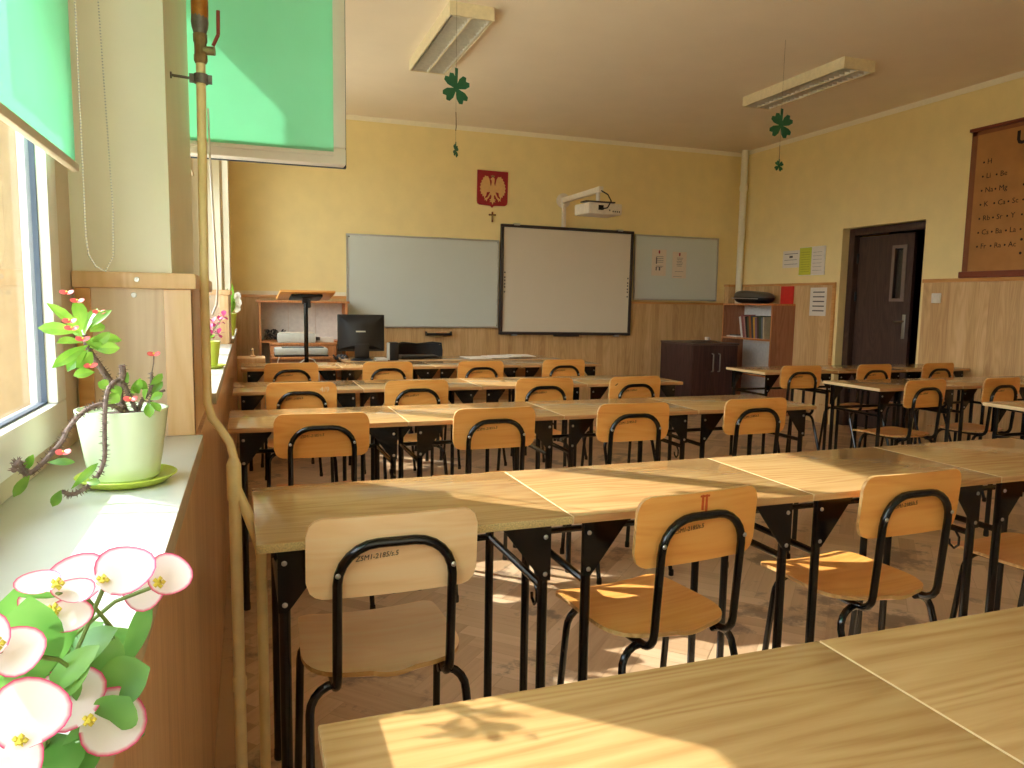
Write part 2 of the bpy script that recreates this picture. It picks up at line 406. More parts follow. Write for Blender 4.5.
# panelling below the sills, boxed piers and their caps
b = MB(); b.box(XP - .02, YB, 0, XP, D, ZS - .035); struct(b.build('trim_1', M['veneer_sill']))
k = 2
for y0, y1 in ((W1[1], W2[0]), (W2[1], W3[0])):
    b = MB(); b.box(XW, y0 - .012, ZS, XP, y1 + .012, 1.30, bev=.003); struct(b.build('trim_%d' % k, M['veneer_pale'])); k += 1
    b = MB(); b.box(XP - .05, y0 - .016, ZS, XP + .003, y0 + .02, 1.285, bev=.004)
    b.box(XP - .001, y0 - .012, ZS, XP + .003, y1 + .012, 1.285); struct(b.build('trim_%d' % k, M['pine_trim'])); k += 1
    b = MB(); b.box(XW, y0 - .024, 1.285, XP + .014, y1 + .024, 1.318, bev=.006); struct(b.build('trim_%d' % k, M['pine_trim'])); k += 1
    b = MB(); b.box(XW + .004, y0 - .02, ZS, XW + .032, y0 + .01, 1.285, 0, .003); struct(b.build('trim_%d' % k, M['trimX'])); k += 1
    b = MB()
    for (sx, sz, yy) in ((-.208, 1.303, y0 - .0245), (-.216, 1.272, y0 - .0125)): b.lathe([(.0055, 0), (.005, .0015), (.0015, .0018), (.0001, .0012)], (0, 0, 0), 10, 0, TR((sx, yy, sz), 90))
    struct(b.build('trim_%d' % k, M['steel'])); k += 1
# panelling on the board wall and right wall with cap rails
b = MB(); b.box(XP, D - .015, 0, 5.80, D + .01, 1.275); struct(b.build('trim_%d' % k, M['veneerX'])); k += 1
b = MB(); b.box(XP, D - .024, 1.275, 5.80, D, 1.305, bev=.004); struct(b.build('trim_%d' % k, M['trimX'])); k += 1
b = MB(); b.box(5.80, D - .09, 0, XR, D, 1.51); b.box(XR - .015, 6.45, 0, XR, D - .02, 1.51); struct(b.build('trim_%d' % k, M['veneerY'])); k += 1
b = MB(); b.box(5.79, D - .10, 1.51, XR, D, 1.54, bev=.004); b.box(XR - .026, 6.43, 1.51, XR, D - .02, 1.54, bev=.004); b.box(XR - .022, 6.43, 0, XR, 6.47, 1.512, bev=.004); struct(b.build('trim_%d' % k, M['trimY'])); k += 1
b = MB(); b.box(XR - .015, YB, 0, XR, 5.32, 1.51); struct(b.build('trim_%d' % k, M['veneerY'])); k += 1
b = MB(); b.box(XR - .026, YB, 1.51, XR, 5.33, 1.545, bev=.004); struct(b.build('trim_%d' % k, M['trimY'])); k += 1
# pale strip where walls meet the ceiling
b = MB(); b.box(XPL, D - .006, H - .05, XR, D, H); b.box(XR - .006, YB, H - .05, XR, D, H); struct(b.build('trim_%d' % k, M['cove'])); k += 1
# sills
def sill(y0, y1):
    global k
    b = MB(); b.box(XW - .02, y0, ZS - .035, XS, y1, ZS, 0, .003, smi=1); struct(b.build('trim_%d' % k, [M['sill'], M['sill_edge']])); k += 1
sill(W1[0], W1[1] - .012); sill(W2[0] + .012, W2[1] - .012); sill(W3[0] + .012, W3[1])

# ------------------------------------------------------------------ windows
def frame_ring(b, x0, x1, y0, y1, z0, z1, w, mi=0, bev=.004):
    b.box(x0, y0, z0, x1, y1, z0 + w, mi, bev); b.box(x0, y0, z1 - w, x1, y1, z1, mi, bev)
    b.box(x0, y0, z0 + w, x1, y0 + w, z1 - w, mi, bev); b.box(x0, y1 - w, z0 + w, x1, y1, z1 - w, mi, bev)
def window(n, y0, y1, jl, jr, mull, open_col=None, swing=.61):
    root = bpy.data.objects.new('window_%d' % n, None); COL.objects.link(root); struct(root); root.location = (XW, y0, ZS)
    def P(b, name, mats, par=root):
        o = b.build(name, mats); o.parent = par; o.matrix_parent_inverse = Matrix.Translation((XW, y0, ZS)).inverted() if par is root else Matrix.Identity(4)
        return o
    ya, yb = y0 + jl, y1 - jr
    b = MB(); b.box(XW - .03, y0, ZS, XW, ya, WT, 0, .004); b.box(XW - .03, yb, ZS, XW, y1, WT, 0, .004)
    b.box(XW - .03, ya, WT - .05, XW, yb, WT, 0, .004); b.box(XW - .03, ya, ZS, XW, yb, ZS + .055, 0, .004)
    P(b, 'window_frame', M['pvc_shade'])
    cols = [ya] + mull + [yb]
    for i in range(len(cols) - 1):
        a, c = cols[i], cols[i + 1]
        if open_col == i:
                        b = MB(); b.box(XW - .016, a, ZS + .05, XW - .010, c, 1.62); P(b, 'glass_pane', M['glass']); continue
        s = MB(); frame_ring(s, XW - .022, XW + .020, a + .004, c - .004, ZS + .045, WT - .045, .062)
        so = P(s, 'casement_sash', M['pvc'])
        g = MB(); frame_ring(g, XW - .010, XW + .004, a + .0635, c - .0635, ZS + .1045, WT - .1045, .006, 0, 0)
        g = g.build('gasket', M['gasket'], so)
        gl = MB(); gl.box(XW - .006, a + .06, ZS + .10, XW + .0, c - .06, WT - .10); gl.build('glass_pane', M['glass'], so)
    return root
w1 = window(1, W1[0], W1[1], .1, .20, [.06, .72])
b = MB(); b.box(XW - .11, 1.245, 1.665, XW - .085, 1.69, WT); o = b.build('window_shutter', M['pvc_shade']); o.parent = w1; o.matrix_parent_inverse = Matrix.Translation((XW, W1[0], ZS)).inverted()  # unseen panel added outside to shade part of the near blind
w2 = window(2, W2[0], W2[1], .08, .08, [3.16, 4.24], open_col=0)
# a wider mullion beside the open bay
b = MB(); b.box(XW - .03, 3.150, ZS + .05, XW + .020, 3.166, WT - .05); o = b.build('mullion', M['pvc']); o.parent = w2; o.matrix_parent_inverse = Matrix.Translation((XW, W2[0], ZS)).inverted()
w3 = window(3, W3[0], W3[1], .15, .08, [6.4, 7.1])

# the sash that stands open into the room, square to the window wall
SY, SX0, SX1, SZ0, SZ1 = 2.44, -.315, .302, 1.690, 2.70
def sash_piece(b, name, mats, par):
    o = b.build(name, mats); o.parent = par
    o.matrix_parent_inverse = Matrix.Identity(4) if par is not w2 else Matrix.Translation((XW, W2[0], ZS)).inverted()
    return o
b = MB(); b2 = MB()
for (x0, x1, z0, z1) in ((SX0, SX1, SZ0, SZ0 + .05), (SX0, SX1, SZ1 - .05, SZ1), (SX0, SX0 + .042, SZ0 + .05, SZ1 - .05), (SX1 - .042, SX1, SZ0 + .05, SZ1 - .05)):
    b.box(x0, SY, z0, x1, SY + .06, z1, 0, .004)
frame_open = sash_piece(b, 'open_sash', M['pvc'], w2)
b = MB(); b.box(SX0 + .002, SY + .056, SZ0 - .003, SX1 + .006, SY + .064, SZ0 + .004); b.box(SX1, SY + .056, SZ0, SX1 + .008, SY + .064, SZ1); b.build('gasket', M['gasket'], frame_open)
b = MB(); b.box(SX0 + .04, SY + .03, SZ0 + .05, SX1 - .04, SY + .036, SZ1 - .05); b.build('glass_pane', M['glass'], frame_open)

# roller blinds
def chain(b, pts, r=.0015, step=.0052):
    P = [Vector(p) for p in pts]
    for a, c in zip(P, P[1:]):
        n = max(1, int((c - a).length / step))
        for i in range(n):
            q = a.lerp(c, i / n); b.lathe([(.0001, -r), (r*.8, -r*.6), (r, 0), (r*.8, r*.6), (.0001, r)], q, 6)
bl = thing('roller_blind', 'green roller blind lowered over the nearest window above the thorny potted plant', 'blind', (-.268, 1.05, 1.472), group='green roller blinds')
Bo = Vector((-.262, 1.05, 1.48))
b = MB(); b.box(-.001, -.42, .015, .001, .405, 1.20); b.build('fabric', M['blind'], bl)
b = MB(); b.box(-.006, -.43, .004, .006, .408, .018, 0, .003); b.build('bottom_bar', M['pvc_shade'], bl)
b = MB(); b.tube([(0, -.43, 1.21), (0, .415, 1.21)], .02, 14); b.build('roller_tube', M['pvc'], bl)
b = MB(); chain(b, [(.004, .44, 1.2), (.004, .45, -.1), (.006, .455, -.13), (.014, .47, -.150), (.026, .49, -.158), (.038, .50, -.13), (.040, .505, -.05), (.030, .50, .35), (.018, .48, 1.2)]); b.build('bead_chain', M['steel'], bl)
bl = thing('roller_blind', 'green roller blind on the window sash that stands open across the room', 'blind', (0, SY, SZ0 + .028), group='green roller blinds')
b = MB(); b.box(SX0 + .036, -.004, .004, SX1 - .038, -.0025, .98); b.build('fabric', M['blind'], bl)
b = MB(); b.box(SX0 + .036, -.010, -.004, SX1 - .038, -.001, .008, 0, .002); b.build('bottom_bar', M['pvc'], bl)
b = MB(); b.tube([(SX0 + .02, -.012, .985), (SX1 - .03, -.012, .985)], .011, 12); b.build('roller_tube', M['pvc'], bl)
b = MB(); b.tube([(-.096, -.02, .1), (-.094, -.022, -.05), (-.088, -.02, -.25), (-.083, -.015, -.42), (-.087, -.01, -.47), (-.10, -.01, -.50)], .003, 6); b.build('pull_cord', M['pvc'], bl)
def side_blind(y0, y1, zb, label):
    t = thing('roller_blind', label, 'blind', (XW + .040, y0, zb), group='cream roller blinds on the far windows')
    b = MB(); b.box(-.001, .02, .012, .001, y1 - y0 - .02, WT - zb - .02); b.build('fabric', M['cream_blind'], t)
    b = MB(); b.box(-.006, .015, 0, .006, y1 - y0 - .015, .014, 0, .003); b.build('bottom_bar', M['pvc_shade'], t)
    b = MB(); b.tube([(.004, .01, WT - zb - .01), (.004, y1 - y0 - .01, WT - zb - .01)], .018, 12); b.build('roller_tube', M['pvc'], t)
side_blind(4.255, 4.90, 1.98, 'half lowered cream blind on the second window, just before the second pier')
# unseen blocker added outside to shape the sun patch on the open sash
b = MB(); b.box(XW - .11, W2[0], 2.34, XW - .085, 2.93, WT); b.box(XW - .11, 2.93, 2.18, XW - .085, 3.1, WT); o = b.build('window_shutter', M['pvc_shade']); o.parent = w2; o.matrix_parent_inverse = Matrix.Translation((XW, W2[0], ZS)).inverted()

# ground outside, lit by the sun
b = MB(); b.box(-60, -60, -3.4, -.5, 70, -3.3); struct(b.build('ground_outside', plain('dry ground outside', (206, 198, 178), .9)))

b = MB(); b.box(-24, -45, -3.35, -20, 75, 1.8)  # unseen block added outside to dim the low sky light
for i in range(14): b.box(-20.02, -40 + i*8, -1.2, -19.95, -37.5 + i*8, .6)
struct(b.build('building_outside', plain('grey rendered building across the yard', (128, 122, 110), .9)))

# ------------------------------------------------------------------ door
d = bpy.data.objects.new('door_1', None); COL.objects.link(d); struct(d); d.location = (XR + .09, DY1, 0)
b = MB(); b.box(0, -.075, 0, .10, -.001, DZ - .001, 0, .006); b.box(0, -(DY1 - DY0) + .001, 0, .10, -(DY1 - DY0) + .075, DZ - .001, 0, .006); b.box(0, -(DY1 - DY0) + .075, DZ - .075, .10, -.075, DZ - .001, 0, .006)
b.build('door_frame', M['door_brown'], d)
lf = bpy.data.objects.new('door_leaf', None); COL.objects.link(lf); lf.parent = d; lf.location = (.07, -.078, .01); lf.rotation_euler = (0, 0, math.radians(3))
DW, DHt = .665, 2.0
b = MB()
sy0, sy1, sz0, sz1 = -.55, -.45, 1.36, 1.86
b.box(0, -DW, 0, .04, 0, sz0); b.box(0, -DW, sz1, .04, 0, DHt); b.box(0, -DW, sz0, .04, sy0, sz1); b.box(0, sy1, sz0, .04, 0, sz1)
b.build('leaf_panel', M['door_brown'], lf)
b = MB()
for (y0, y1, z0, z1) in ((sy0 - .04, sy0, sz0 - .03, sz1 + .03), (sy1, sy1 + .03, sz0 - .03, sz1 + .03), (sy0, sy1, sz0 - .03, sz0), (sy0, sy1, sz1, sz1 + .03)): b.box(-.008, y0, z0, .0, y1, z1)
b.build('slit_frame', plain('taupe beading', (128, 108, 94), .5), lf)
b = MB(); b.box(.015, sy0, sz0, .021, sy1, sz1); b.build('slit_glass', M['glass'], lf)
b = MB(); b.box(-.006, -.625, .96, 0, -.59, 1.20, 0, .002); b.tube([(0, -.607, 1.13), (-.045, -.607, 1.13), (-.05, -.595, 1.13), (-.05, -.53, 1.128)], .008, 8); b.build('door_handle', M['chrome'], lf)
for z in (.4, 1.38, 1.78):
    b = MB(); b.tube([(-.012, .0, z - .05), (-.012, .0, z + .05)], .012, 10); b.build('hinge', M['black_matt'], lf)

# ------------------------------------------------------------------ desks
DWD, DDP, DH = .7195, .50, .76
GRP_DESK = 'single oak desks with black legs'
def make_desk():
    r = thing('school_desk', '', 'desk', group=GRP_DESK); g = .0015
    b = MB(); b.box(g, 0, DH - .020, DWD - g, DDP, DH, 0, .003, smi=1, xmi=2); b.build('desktop', [M['desk'], M['desk_edge'], M['end_band']], r)
    for sx in (0, 1):
        x = .058 if sx == 0 else DWD - .058; q = 1 if sx == 0 else -1
        for y, fr in ((.045, True), (DDP - .045, False)):
            b = MB(); b.tube([(x, y, .012), (x, y, DH - .021)], .0125, 12); b.lathe([(.0135, 0), (.0145, .005), (.0135, .03)], (x, y, 0), 12); b.build('leg', M['black'], r)
            b = MB(); yy = y - .0155 if fr else y + .0125
            poly = [(x - q*.014, DH - .021), (x - q*.014, DH - .165), (x + q*.006, DH - .165), (x + q*.018, DH - .150), (x + q*.108, DH - .030), (x + q*.108, DH - .021)]
            b.prism(poly, -yy - .003, -yy, 0, Matrix.Rotation(PI/2, 4, 'X'))
            for dz in (.055, .148):
                b.lathe([(.0062, 0), (.0055, .002), (.003, .0032), (.0001, .0034)], (0, 0, 0), 10, 1, TR((x, yy if fr else yy + .003, DH - dz), 90 if fr else -90))
            b.build('gusset_plate', [M['black'], M['steel']], r)
        b = MB(); b.tube([(x, .045, .575), (x, DDP - .045, .575)], .010, 10); b.build('side_rail', M['black'], r)
        b = MB(); b.tube([(x + q*.02, .03, DH - .030), (x + q*.02, DDP - .03, DH - .030)], .009, 8); b.build('top_rail', M['black'], r)
    b = MB(); b.tube([(.058, DDP - .045, .575), (DWD - .058, DDP - .045, .575)], .010, 10); b.build('back_rail', M['black'], r)
    return r
proto_desk = make_desk(); used_desk = [False]
def desk(x, y, rz, label):
    o = proto_desk if not used_desk[0] else copy_tree(proto_desk); used_desk[0] = True
    o.location = (x, y, 0); o.rotation_euler = (0, 0, math.radians(rz)); o['label'] = label
    return o
def hook(parent, x, y):
    b = MB(); b.tube([(x, y, .575), (x, y - .02, .55), (x, y - .02, .525), (x, y - .005, .51), (x, y + .012, .52), (x, y + .014, .535)], .004, 6); b.build('bag_hook', M['black'], parent)
ordn = ['first', 'second', 'third', 'fourth']
# nearest row, cut by the bottom of the frame
for i in range(2):
    desk(.068 + .751 * i, .374, 0, ['oak desk in the nearest row, with a plant shadow on its top', 'oak desk in the nearest row, to the right of the desk with the plant shadow'][i]).scale.x = .751 / .7195
rowsL = [('second', .005, 1.585, .7, .7247), ('third', -.084, 3.075, .3, .7180), ('fourth', -.086, 4.275, .1, .7060), ('fifth', -.055, 5.68, 0, .7200)]
last = None
for name, x0, y0, rz, w in rowsL:
    for i in range(4):
        o = desk(x0 + w * i * math.cos(math.radians(rz)), y0 + w * i * math.sin(math.radians(rz)), rz, 'single oak desk, %s from the windows in the %s row of desks' % (ordn[i], name))
        o.scale.x = w / .7195
        if i in (0, 2): hook(o, DWD - .058, .10)
        if name == 'second' and i == 0:      # this one has lost its edge band: raw chipboard shows
            for ch in o.children:
                if ch.name.startswith('desktop'):
                    ch.data = ch.data.copy(); ch.data.materials[1] = M['chipboard']; ch['label'] = 'oak desktop with a raw speckled chipboard edge'
rowsR = [('back', 3.77, 4.76, 0, 3), ('middle', 3.79, 3.66, 0, 3), ('front', 3.85, 2.50, 0, 1)]
for name, x0, y0, rz, n in rowsR:
    for i in range(n):
        desk(x0 + .722 * i, y0, rz, ('single desk in the %s row by the door wall, %s from the aisle' % (name, ordn[i])) if n > 1 else 'single desk by the door wall cut off at the right edge, nearest of that block').scale.x = .997

# ------------------------------------------------------------------ chairs
def curved_board(b, w, z0, z1, rc, th, curve, ybase, tilt, n=22, mi=0, emi=1):
    cols = []
    for i in range(n + 1):
        u = -1 + 2 * i / n
        u = math.copysign(1 - (1 - abs(u)) ** 1.35, u) if u else 0
        x = u * w / 2; e = w / 2 - abs(x)
        c = rc - math.sqrt(max(0, rc*rc - (rc - e)**2)) if e < rc else 0.0
        cols.append((x, z0 + c * .999, z1 - c * .999))
    fv, bv = [], []
    for x, a, c in cols:
        for z in (a, c):
            y = ybase - curve * (1 - (2*x/w)**2) + tilt * (z - z0)
            fv.append((x, y + th, z)); bv.append((x, y, z))
    vs = fv + bv; m = len(fv); F = []; E = []
    for i in range(n):
        a = 2*i
        F.append((a, a+1, a+3, a+2)); F.append((m+a, m+a+2, m+a+3, m+a+1))
        E.append((a+1, m+a+1, m+a+3, a+3)); E.append((a, a+2, m+a+2, m+a))
    E.append((0, m, m+1, 1)); E.append((2*n, 2*n+1, m+2*n+1, m+2*n))
    base = len(b.v); b.add(vs, F, mi)
    for f in E: b.f.append(tuple(base + i for i in f)); b.mi.append(emi); b.sm.append(False)
def seat_board(b):
    """plywood seat: wide and nearly square in front, rounded behind"""
    n = 26; th = .011; y0, y1 = .020, .425; zt = .450
    rows = []
    for i in range(n + 1):
        v = i / n; v = .5 - .5 * math.cos(PI * v); y = y0 + (y1 - y0) * v
        t = min(1, (y - y0) / .165); w = .187 * math.sqrt(max(0, 1 - (1 - t)**2.3)) if t < 1 else .187
        w *= 1 - .05 * max(0, (y - .2) / .225)
        e = y1 - y
        if e < .03: w -= .03 - math.sqrt(max(0, .03**2 - (.03 - e)**2))
        dz = -.010 * max(0, (y - .33) / .095)**2 + .012 * max(0, (.12 - y) / .09)**2
        rows.append((y, max(w, .045), zt + dz))
    K = 8; vs = []
    for y, w, z in rows:
        for k in range(K + 1):
            u = -1 + 2*k/K; vs.append((u*w, y, z - .008*(1 - u*u)))
    m = len(vs); vs += [(x, y, z - th) for x, y, z in vs]; F = []; E = []
    for i in range(n):
        for k in range(K):
            a = i*(K+1) + k; F.append((a, a+1, a+K+2, a+K+1)); F.append((m+a, m+a+K+1, m+a+K+2, m+a+1))
        a = i*(K+1); E.append((a, a+K+1, m+a+K+1, m+a)); a += K; E.append((a, m+a, m+a+K+1, a+K+1))
    for k in range(K):
        E.append((k, m+k, m+k+1, k+1)); a = n*(K+1) + k; E.append((a, a+1, m+a+1, m+a))
    base = len(b.v); b.add(vs, F, 0)
    for f in E: b.f.append(tuple(base + i for i in f)); b.mi.append(1); b.sm.append(False)
def make_chair():
    r = thing('school_chair', '', 'chair', group='plywood and black tube school chairs')
    tr = .0105
    yb = lambda z: .012 - .075 * (z - .47)          # line of the back tubes
    b = MB(); curved_board(b, .372, .640, .818, .038, .010, .012, yb(.64) + .0225, -.075); b.build('backrest', [M['ply'], M['ply_edge']], r)
    b = MB(); seat_board(b); b.build('seat', [M['ply'], M['ply_edge']], r)
    x = .124; rb = .085; zt = .762
    L = [(-x, .26, .428), (-x, .10, .428)] + [(-x, yb(.47) + .045 - .045*math.sin(a), .473 - .045*math.cos(a)) for a in [math.radians(q) for q in (0, 22, 45, 67, 90)]]
    L = [L[0], L[1]] + L[2:] + [(-x, yb(z), z) for z in (.54, .61, zt - rb)]
    A = [(-x + rb - rb*math.cos(math.radians(q)), yb(zt - rb + rb*math.sin(math.radians(q))), zt - rb + rb*math.sin(math.radians(q))) for q in (15, 30, 45, 60, 75, 90)]
    half = L + A
    path = half + [(-p[0], p[1], p[2]) for p in reversed(half)]
    b = MB(); b.tube(path, tr, 12)
    for s in (-1, 1):
        b.lathe([(.0062, 0), (.0052, .0018), (.003, .003), (.0001, .0032)], (0, 0, 0), 10, 1, TR((s*x, yb(.70) - tr + .0005, .70), 90))
    b.build('back_frame', [M['black'], M['steel']], r)
    for s in (-1, 1):
        for y, yf, xt in ((.075, -.055, .188), (.335, .375, .186)):
            xx = .178; rc = .058; z0 = .421
            pts = [(s*.112, y, z0), (s*(xx - rc), y, z0)]
            pts += [(s*(xx - rc + rc*math.sin(a)), y + (yf - y) * .08 * (1 - math.cos(a)), z0 - rc + rc*math.cos(a)) for a in [math.radians(q) for q in (18, 36, 54, 72, 90)]]
            pts += [(s*(xx + (xt - xx)*t), y + (yf - y)*(.08 + .92*t), (z0 - rc)*(1 - t) + .012*t) for t in (.25, .5, .75, 1)]
            b = MB(); b.tube(pts, .0100, 10); b.lathe([(.0115, -.012), (.0125, -.006), (.0118, .016)], pts[-1], 10); b.build('leg', M['black'], r)
    for s in (-1, 1):
        b = MB(); b.tube([(s*x, .05, .428), (s*x, .345, .426)], .010, 10); b.build('seat_rail', M['black'], r)
    Mt = TR((-.086, yb(.715) + .0068, .722), 86, 0, 0) @ Matrix.Rotation(math.radians(4), 4, 'Z')
    text('inventory_mark', 'Z5M1-2185/s.5', .0150, Mt, M['marker_dark'], r, shear=.25)
    text('size_mark', '5', .016, TR((.092, yb(.655) + .017, .665), 86), M['marker_dark'], r)
    return r
proto_chair = make_chair(); used_chair = [False]
def chair(x, y, rz, label):
    o = proto_chair if not used_chair[0] else copy_tree(proto_chair); used_chair[0] = True
    o.location = (x, y, 0); o.rotation_euler = (0, 0, math.radians(rz)); o['label'] = label; return o
extra = {}
CH = [
 ('second', [(.289, 1.535, .5), (1.04, 1.515, 6.5), (1.745, 1.53, 2), (2.53, 1.51, 3)]),
 ('third', [(.272, 3.005, -2), (.998, 3.0, .8), (1.672, 3.0, 0), (2.365, 3.02, 1.5)]),
 ('fourth', [(.27, 4.16, -2), (.908, 4.16, 1.5), (1.69, 4.14, -1), (2.305, 4.135, 3)]),
 ('fifth', [(.288, 5.46, 3), (.972, 5.46, 1), (1.685, 5.44, 2), (2.40, 5.49, 1)])]
extras = {('second', 0): 'plain', ('second', 1): ', orange pen mark on its back', ('fourth', 0): ', scratched number on its back', ('fourth', 3): ', dark dash on its back'}
for row, lst in CH:
    for i, (x, y, rz) in enumerate(lst):
        ex = extras.get((row, i), '')
        lab = 'plywood school chair, %s from the windows at the %s row of desks' % (ordn[i], row)
        if ex and ex != 'plain': lab = 'plywood chair, %s from the windows at the %s row%s' % (ordn[i], row, ex)
        c = chair(x, y, rz, lab)
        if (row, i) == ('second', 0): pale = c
        if (row, i) == ('second', 1):
            b = MB()
            for dx, t in ((0, 0), (.012, .004)): b.box(-.007 + dx, -.0040, .774 - t, -.002 + dx, -.0008, .812)
            b.box(-.012, -.0042, .806, .016, -.0010, .811)
            b.build('pen_mark', M['orange_paint'], c)
        if (row, i) == ('fourth', 0):
            text('scratched_mark', '4/9', .04, TR((.095, .001, .765), 86), M['chalk'], c)
        if (row, i) == ('fourth', 3):
            b = MB(); b.box(-.012, -.0004, -.0025, .012, .0004, .0025, M=TR((-.14, .0062, .77), 0, -35, 0)); b.build('pen_mark', M['marker_dark'], c)
for i, (x, y, rz) in enumerate([(4.05, 4.665, -2), (4.80, 4.685, 3), (5.52, 4.71, 3)]): chair(x, y, rz, 'plywood chair at the back row by the door wall, %s from the aisle' % ordn[i])
for i, (x, y, rz) in enumerate([(4.10, 3.575, 4), (4.79, 3.585, 4)]): chair(x, y, rz, 'plywood chair at the middle row by the door wall, %s from the aisle' % ordn[i])

# the first chair's back and seat take a paler plywood colour
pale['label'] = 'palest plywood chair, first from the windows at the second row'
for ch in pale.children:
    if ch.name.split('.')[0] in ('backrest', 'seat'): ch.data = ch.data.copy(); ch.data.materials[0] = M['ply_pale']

# ------------------------------------------------------------------ heating pipes at the first pier
PY = 1.82
hp = thing('heating_pipe', 'cream painted heating pipe with a valve, running down in front of the pier', 'pipe', (0, PY, 0))
b = MB(); b.tube([(-.084, 0, 1.80), (-.090, 0, 1.30), (-.090, 0, 1.03), (-.082, 0, .995), (-.062, 0, .965), (-.045, 0, .935), (-.038, 0, .905), (-.0375, 0, .86)], .0098, 12); b.build('riser', M['pipe'], hp)
b = MB(); b.tube([(-.0375, 0, .885), (-.0373, 0, .80)], [.0165, .0165], 14); b.tube([(-.0375, 0, .90), (-.0375, 0, .884)], [.0105, .0165], 14); b.build('sleeve', M['pipe'], hp)
b = MB(); b.tube([(-.0373, 0, .81), (-.036, 0, .4), (-.036, 0, .0)], .0135, 14); b.lathe([(.0165, 0), (.0165, .03), (.014, .036)], (-.036, 0, .33), 14); b.build('lower_pipe', M['pipe'], hp)
b = MB(); b.tube([(-.0373, 0, .835), (-.012, .0, .77), (.012, 0, .70), (.019, 0, .66), (.019, 0, .6), (.019, 0, .0)], .0125, 14); b.build('branch_pipe', M['pipe'], hp)
b = MB(); b.tube([(-.084, 0, 1.868), (-.083, 0, 2.2), (-.083, 0, 3.19)], .013, 12); b.lathe([(.0165, 0), (.0175, .01), (.0175, .05), (.016, .06)], (-.0835, 0, 1.868), 14); b.build('copper_section', M['copper'], hp)
b = MB(); b.lathe([(.011, 0), (.0165, .018), (.018, .03), (.0165, .045)], (-.084, 0, 1.832), 12); b.build('union_nut', M['iron'], hp)
vb = MB(); vb.lathe([(.011, 0), (.014, .006), (.014, .018), (.0125, .02), (.0125, .042), (.0145, .046), (.0145, .062)], (-.084, 0, 1.775), 8); vb.tube([(-.084, 0, 1.803), (-.055, -.006, 1.803)], .0095, 10); vb = vb.build('ball_valve', M['brass'], hp)
b = MB()
for (p, q, w) in (((-.058, -.012, 1.812), (-.047, -.014, 1.836), .011), ((-.047, -.014, 1.836), (-.046, -.016, 1.885), .012)):
    b.tube([p, q], .0038, 8)
b.build('lever', M['red_plastic'], vb)
b = MB(); b.tube([(-.146, .0, 1.745), (-.095, .0, 1.742)], .003, 8); b.lathe([(.0001, 0), (.007, 0), (.007, .003), (.0001, .003)], (0, 0, 0), 10, 0, TR((-.146, 0, 1.745), 0, 90))
b.lathe([(.0145, 0), (.0145, .02)], (-.0845, 0, 1.733), 14); b.box(-.108, -.004, 1.734, -.098, .004, 1.752); b.box(-.072, -.004, 1.734, -.062, .004, 1.752); b.build('wall_clamp', M['iron'], hp)

# corner pipes
def vpipe(x, y, r, label, joint):
    t = thing('riser_pipe', label, 'pipe', (x, y, 0))
    b = MB(); b.tube([(0, 0, 0), (0, 0, H)], r, 16); b.build('pipe_run', M['pier_paint'], t)
    b = MB(); b.lathe([(r*1.05, 0), (r*1.18, .01), (r*1.18, .06), (r*1.05, .07)], (0, 0, joint), 16); b.build('joint_collar', M['pier_paint'], t)
vpipe(XR - .065, D - .16, .042, 'cream vertical pipe in the corner above the bookcase', 2.70)

# ------------------------------------------------------------------ things on the front wall
def flatboard(name, label, cat, x0, x1, z0, z1, face, frame, fw=.018, th=.02, y=D - .0245):
    t = thing(name, label, cat, (x0, y, z0)); w, h = x1 - x0, z1 - z0
    b = MB(); b.box(fw*.5, -th*.7, fw*.5, w - fw*.5, 0, h - fw*.5); b.build('writing_surface', face, t)
    b = MB(); b.box(0, -th, 0, w, 0, fw, 0, .002); b.box(0, -th, h - fw, w, 0, h, 0, .002); b.box(0, -th, fw, fw, 0, h - fw, 0, .002); b.box(w - fw, -th, fw, w, 0, h - fw, 0, .002); b.build('frame', frame, t)
    return t
lb = flatboard('whiteboard', 'large whiteboard to the left of the interactive board', 'whiteboard', 1.005, 2.72, .972, 1.968, M['board'], M['alu'])
for x in (.03, 1.70):
    for z in (.03, .966):
        b = MB(); b.lathe([(.008, 0), (.006, .003), (.0001, .004)], (0, 0, 0), 8, 0, TR((x, -.0155, z), 90)); b.build('screw', M['black_matt'], lb)
rb_ = flatboard('whiteboard', 'smaller whiteboard with two pinned sheets, right of the interactive board', 'whiteboard', 4.46, 5.655, 1.325, 2.115, M['board'], M['alu'])
# interactive board, hung slightly crooked
sb = thing('interactive_board', 'interactive board in a dark frame, hung in the middle of the front wall', 'interactive board', (3.572, D - .03, .893)); sb.rotation_euler = (0, math.radians(.35), 0)
w2_, h2_ = .845, 1.255
b = MB(); b.box(-w2_ + .03, -.03, .03, w2_ - .03, .0, h2_ - .03); b.build('writing_surface', M['smart'], sb)
b = MB()
for (x0, x1, z0, z1) in ((-w2_, w2_, 0, .034), (-w2_, w2_, h2_ - .034, h2_), (-w2_, -w2_ + .034, .034, h2_ - .034), (w2_ - .034, w2_, .034, h2_ - .034)): b.box(x0, -.045, z0, x1, 0, z1, 0, .004)
b.build('frame', M['dark_frame'], sb)
for s in (-1, 1):
    for kk, z in enumerate((.47, .525, .56, .6, .635, .69)):
        b = MB(); b.lathe([(.010, 0), (.010, .002), (.0001, .002)], (0, 0, 0), 8, 0, TR((s*(w2_ - .055), -.030, z + (.02 if s < 0 else 0)), 90)); b.build('soft_key', M['ink'], sb)
for x in (-.66, .66):
    b = MB(); b.box(x - .035, -.05, h2_ - .01, x + .035, .0, h2_ + .012); b.box(x - .03, -.05, -.015, x + .03, 0, .005); b.build('mounting_clip', M['alu'], sb)
b = MB(); b.box(-.16, -.045, -.018, .16, 0, .002, 0, .004); b.build('lower_lip', M['dark_frame'], sb)

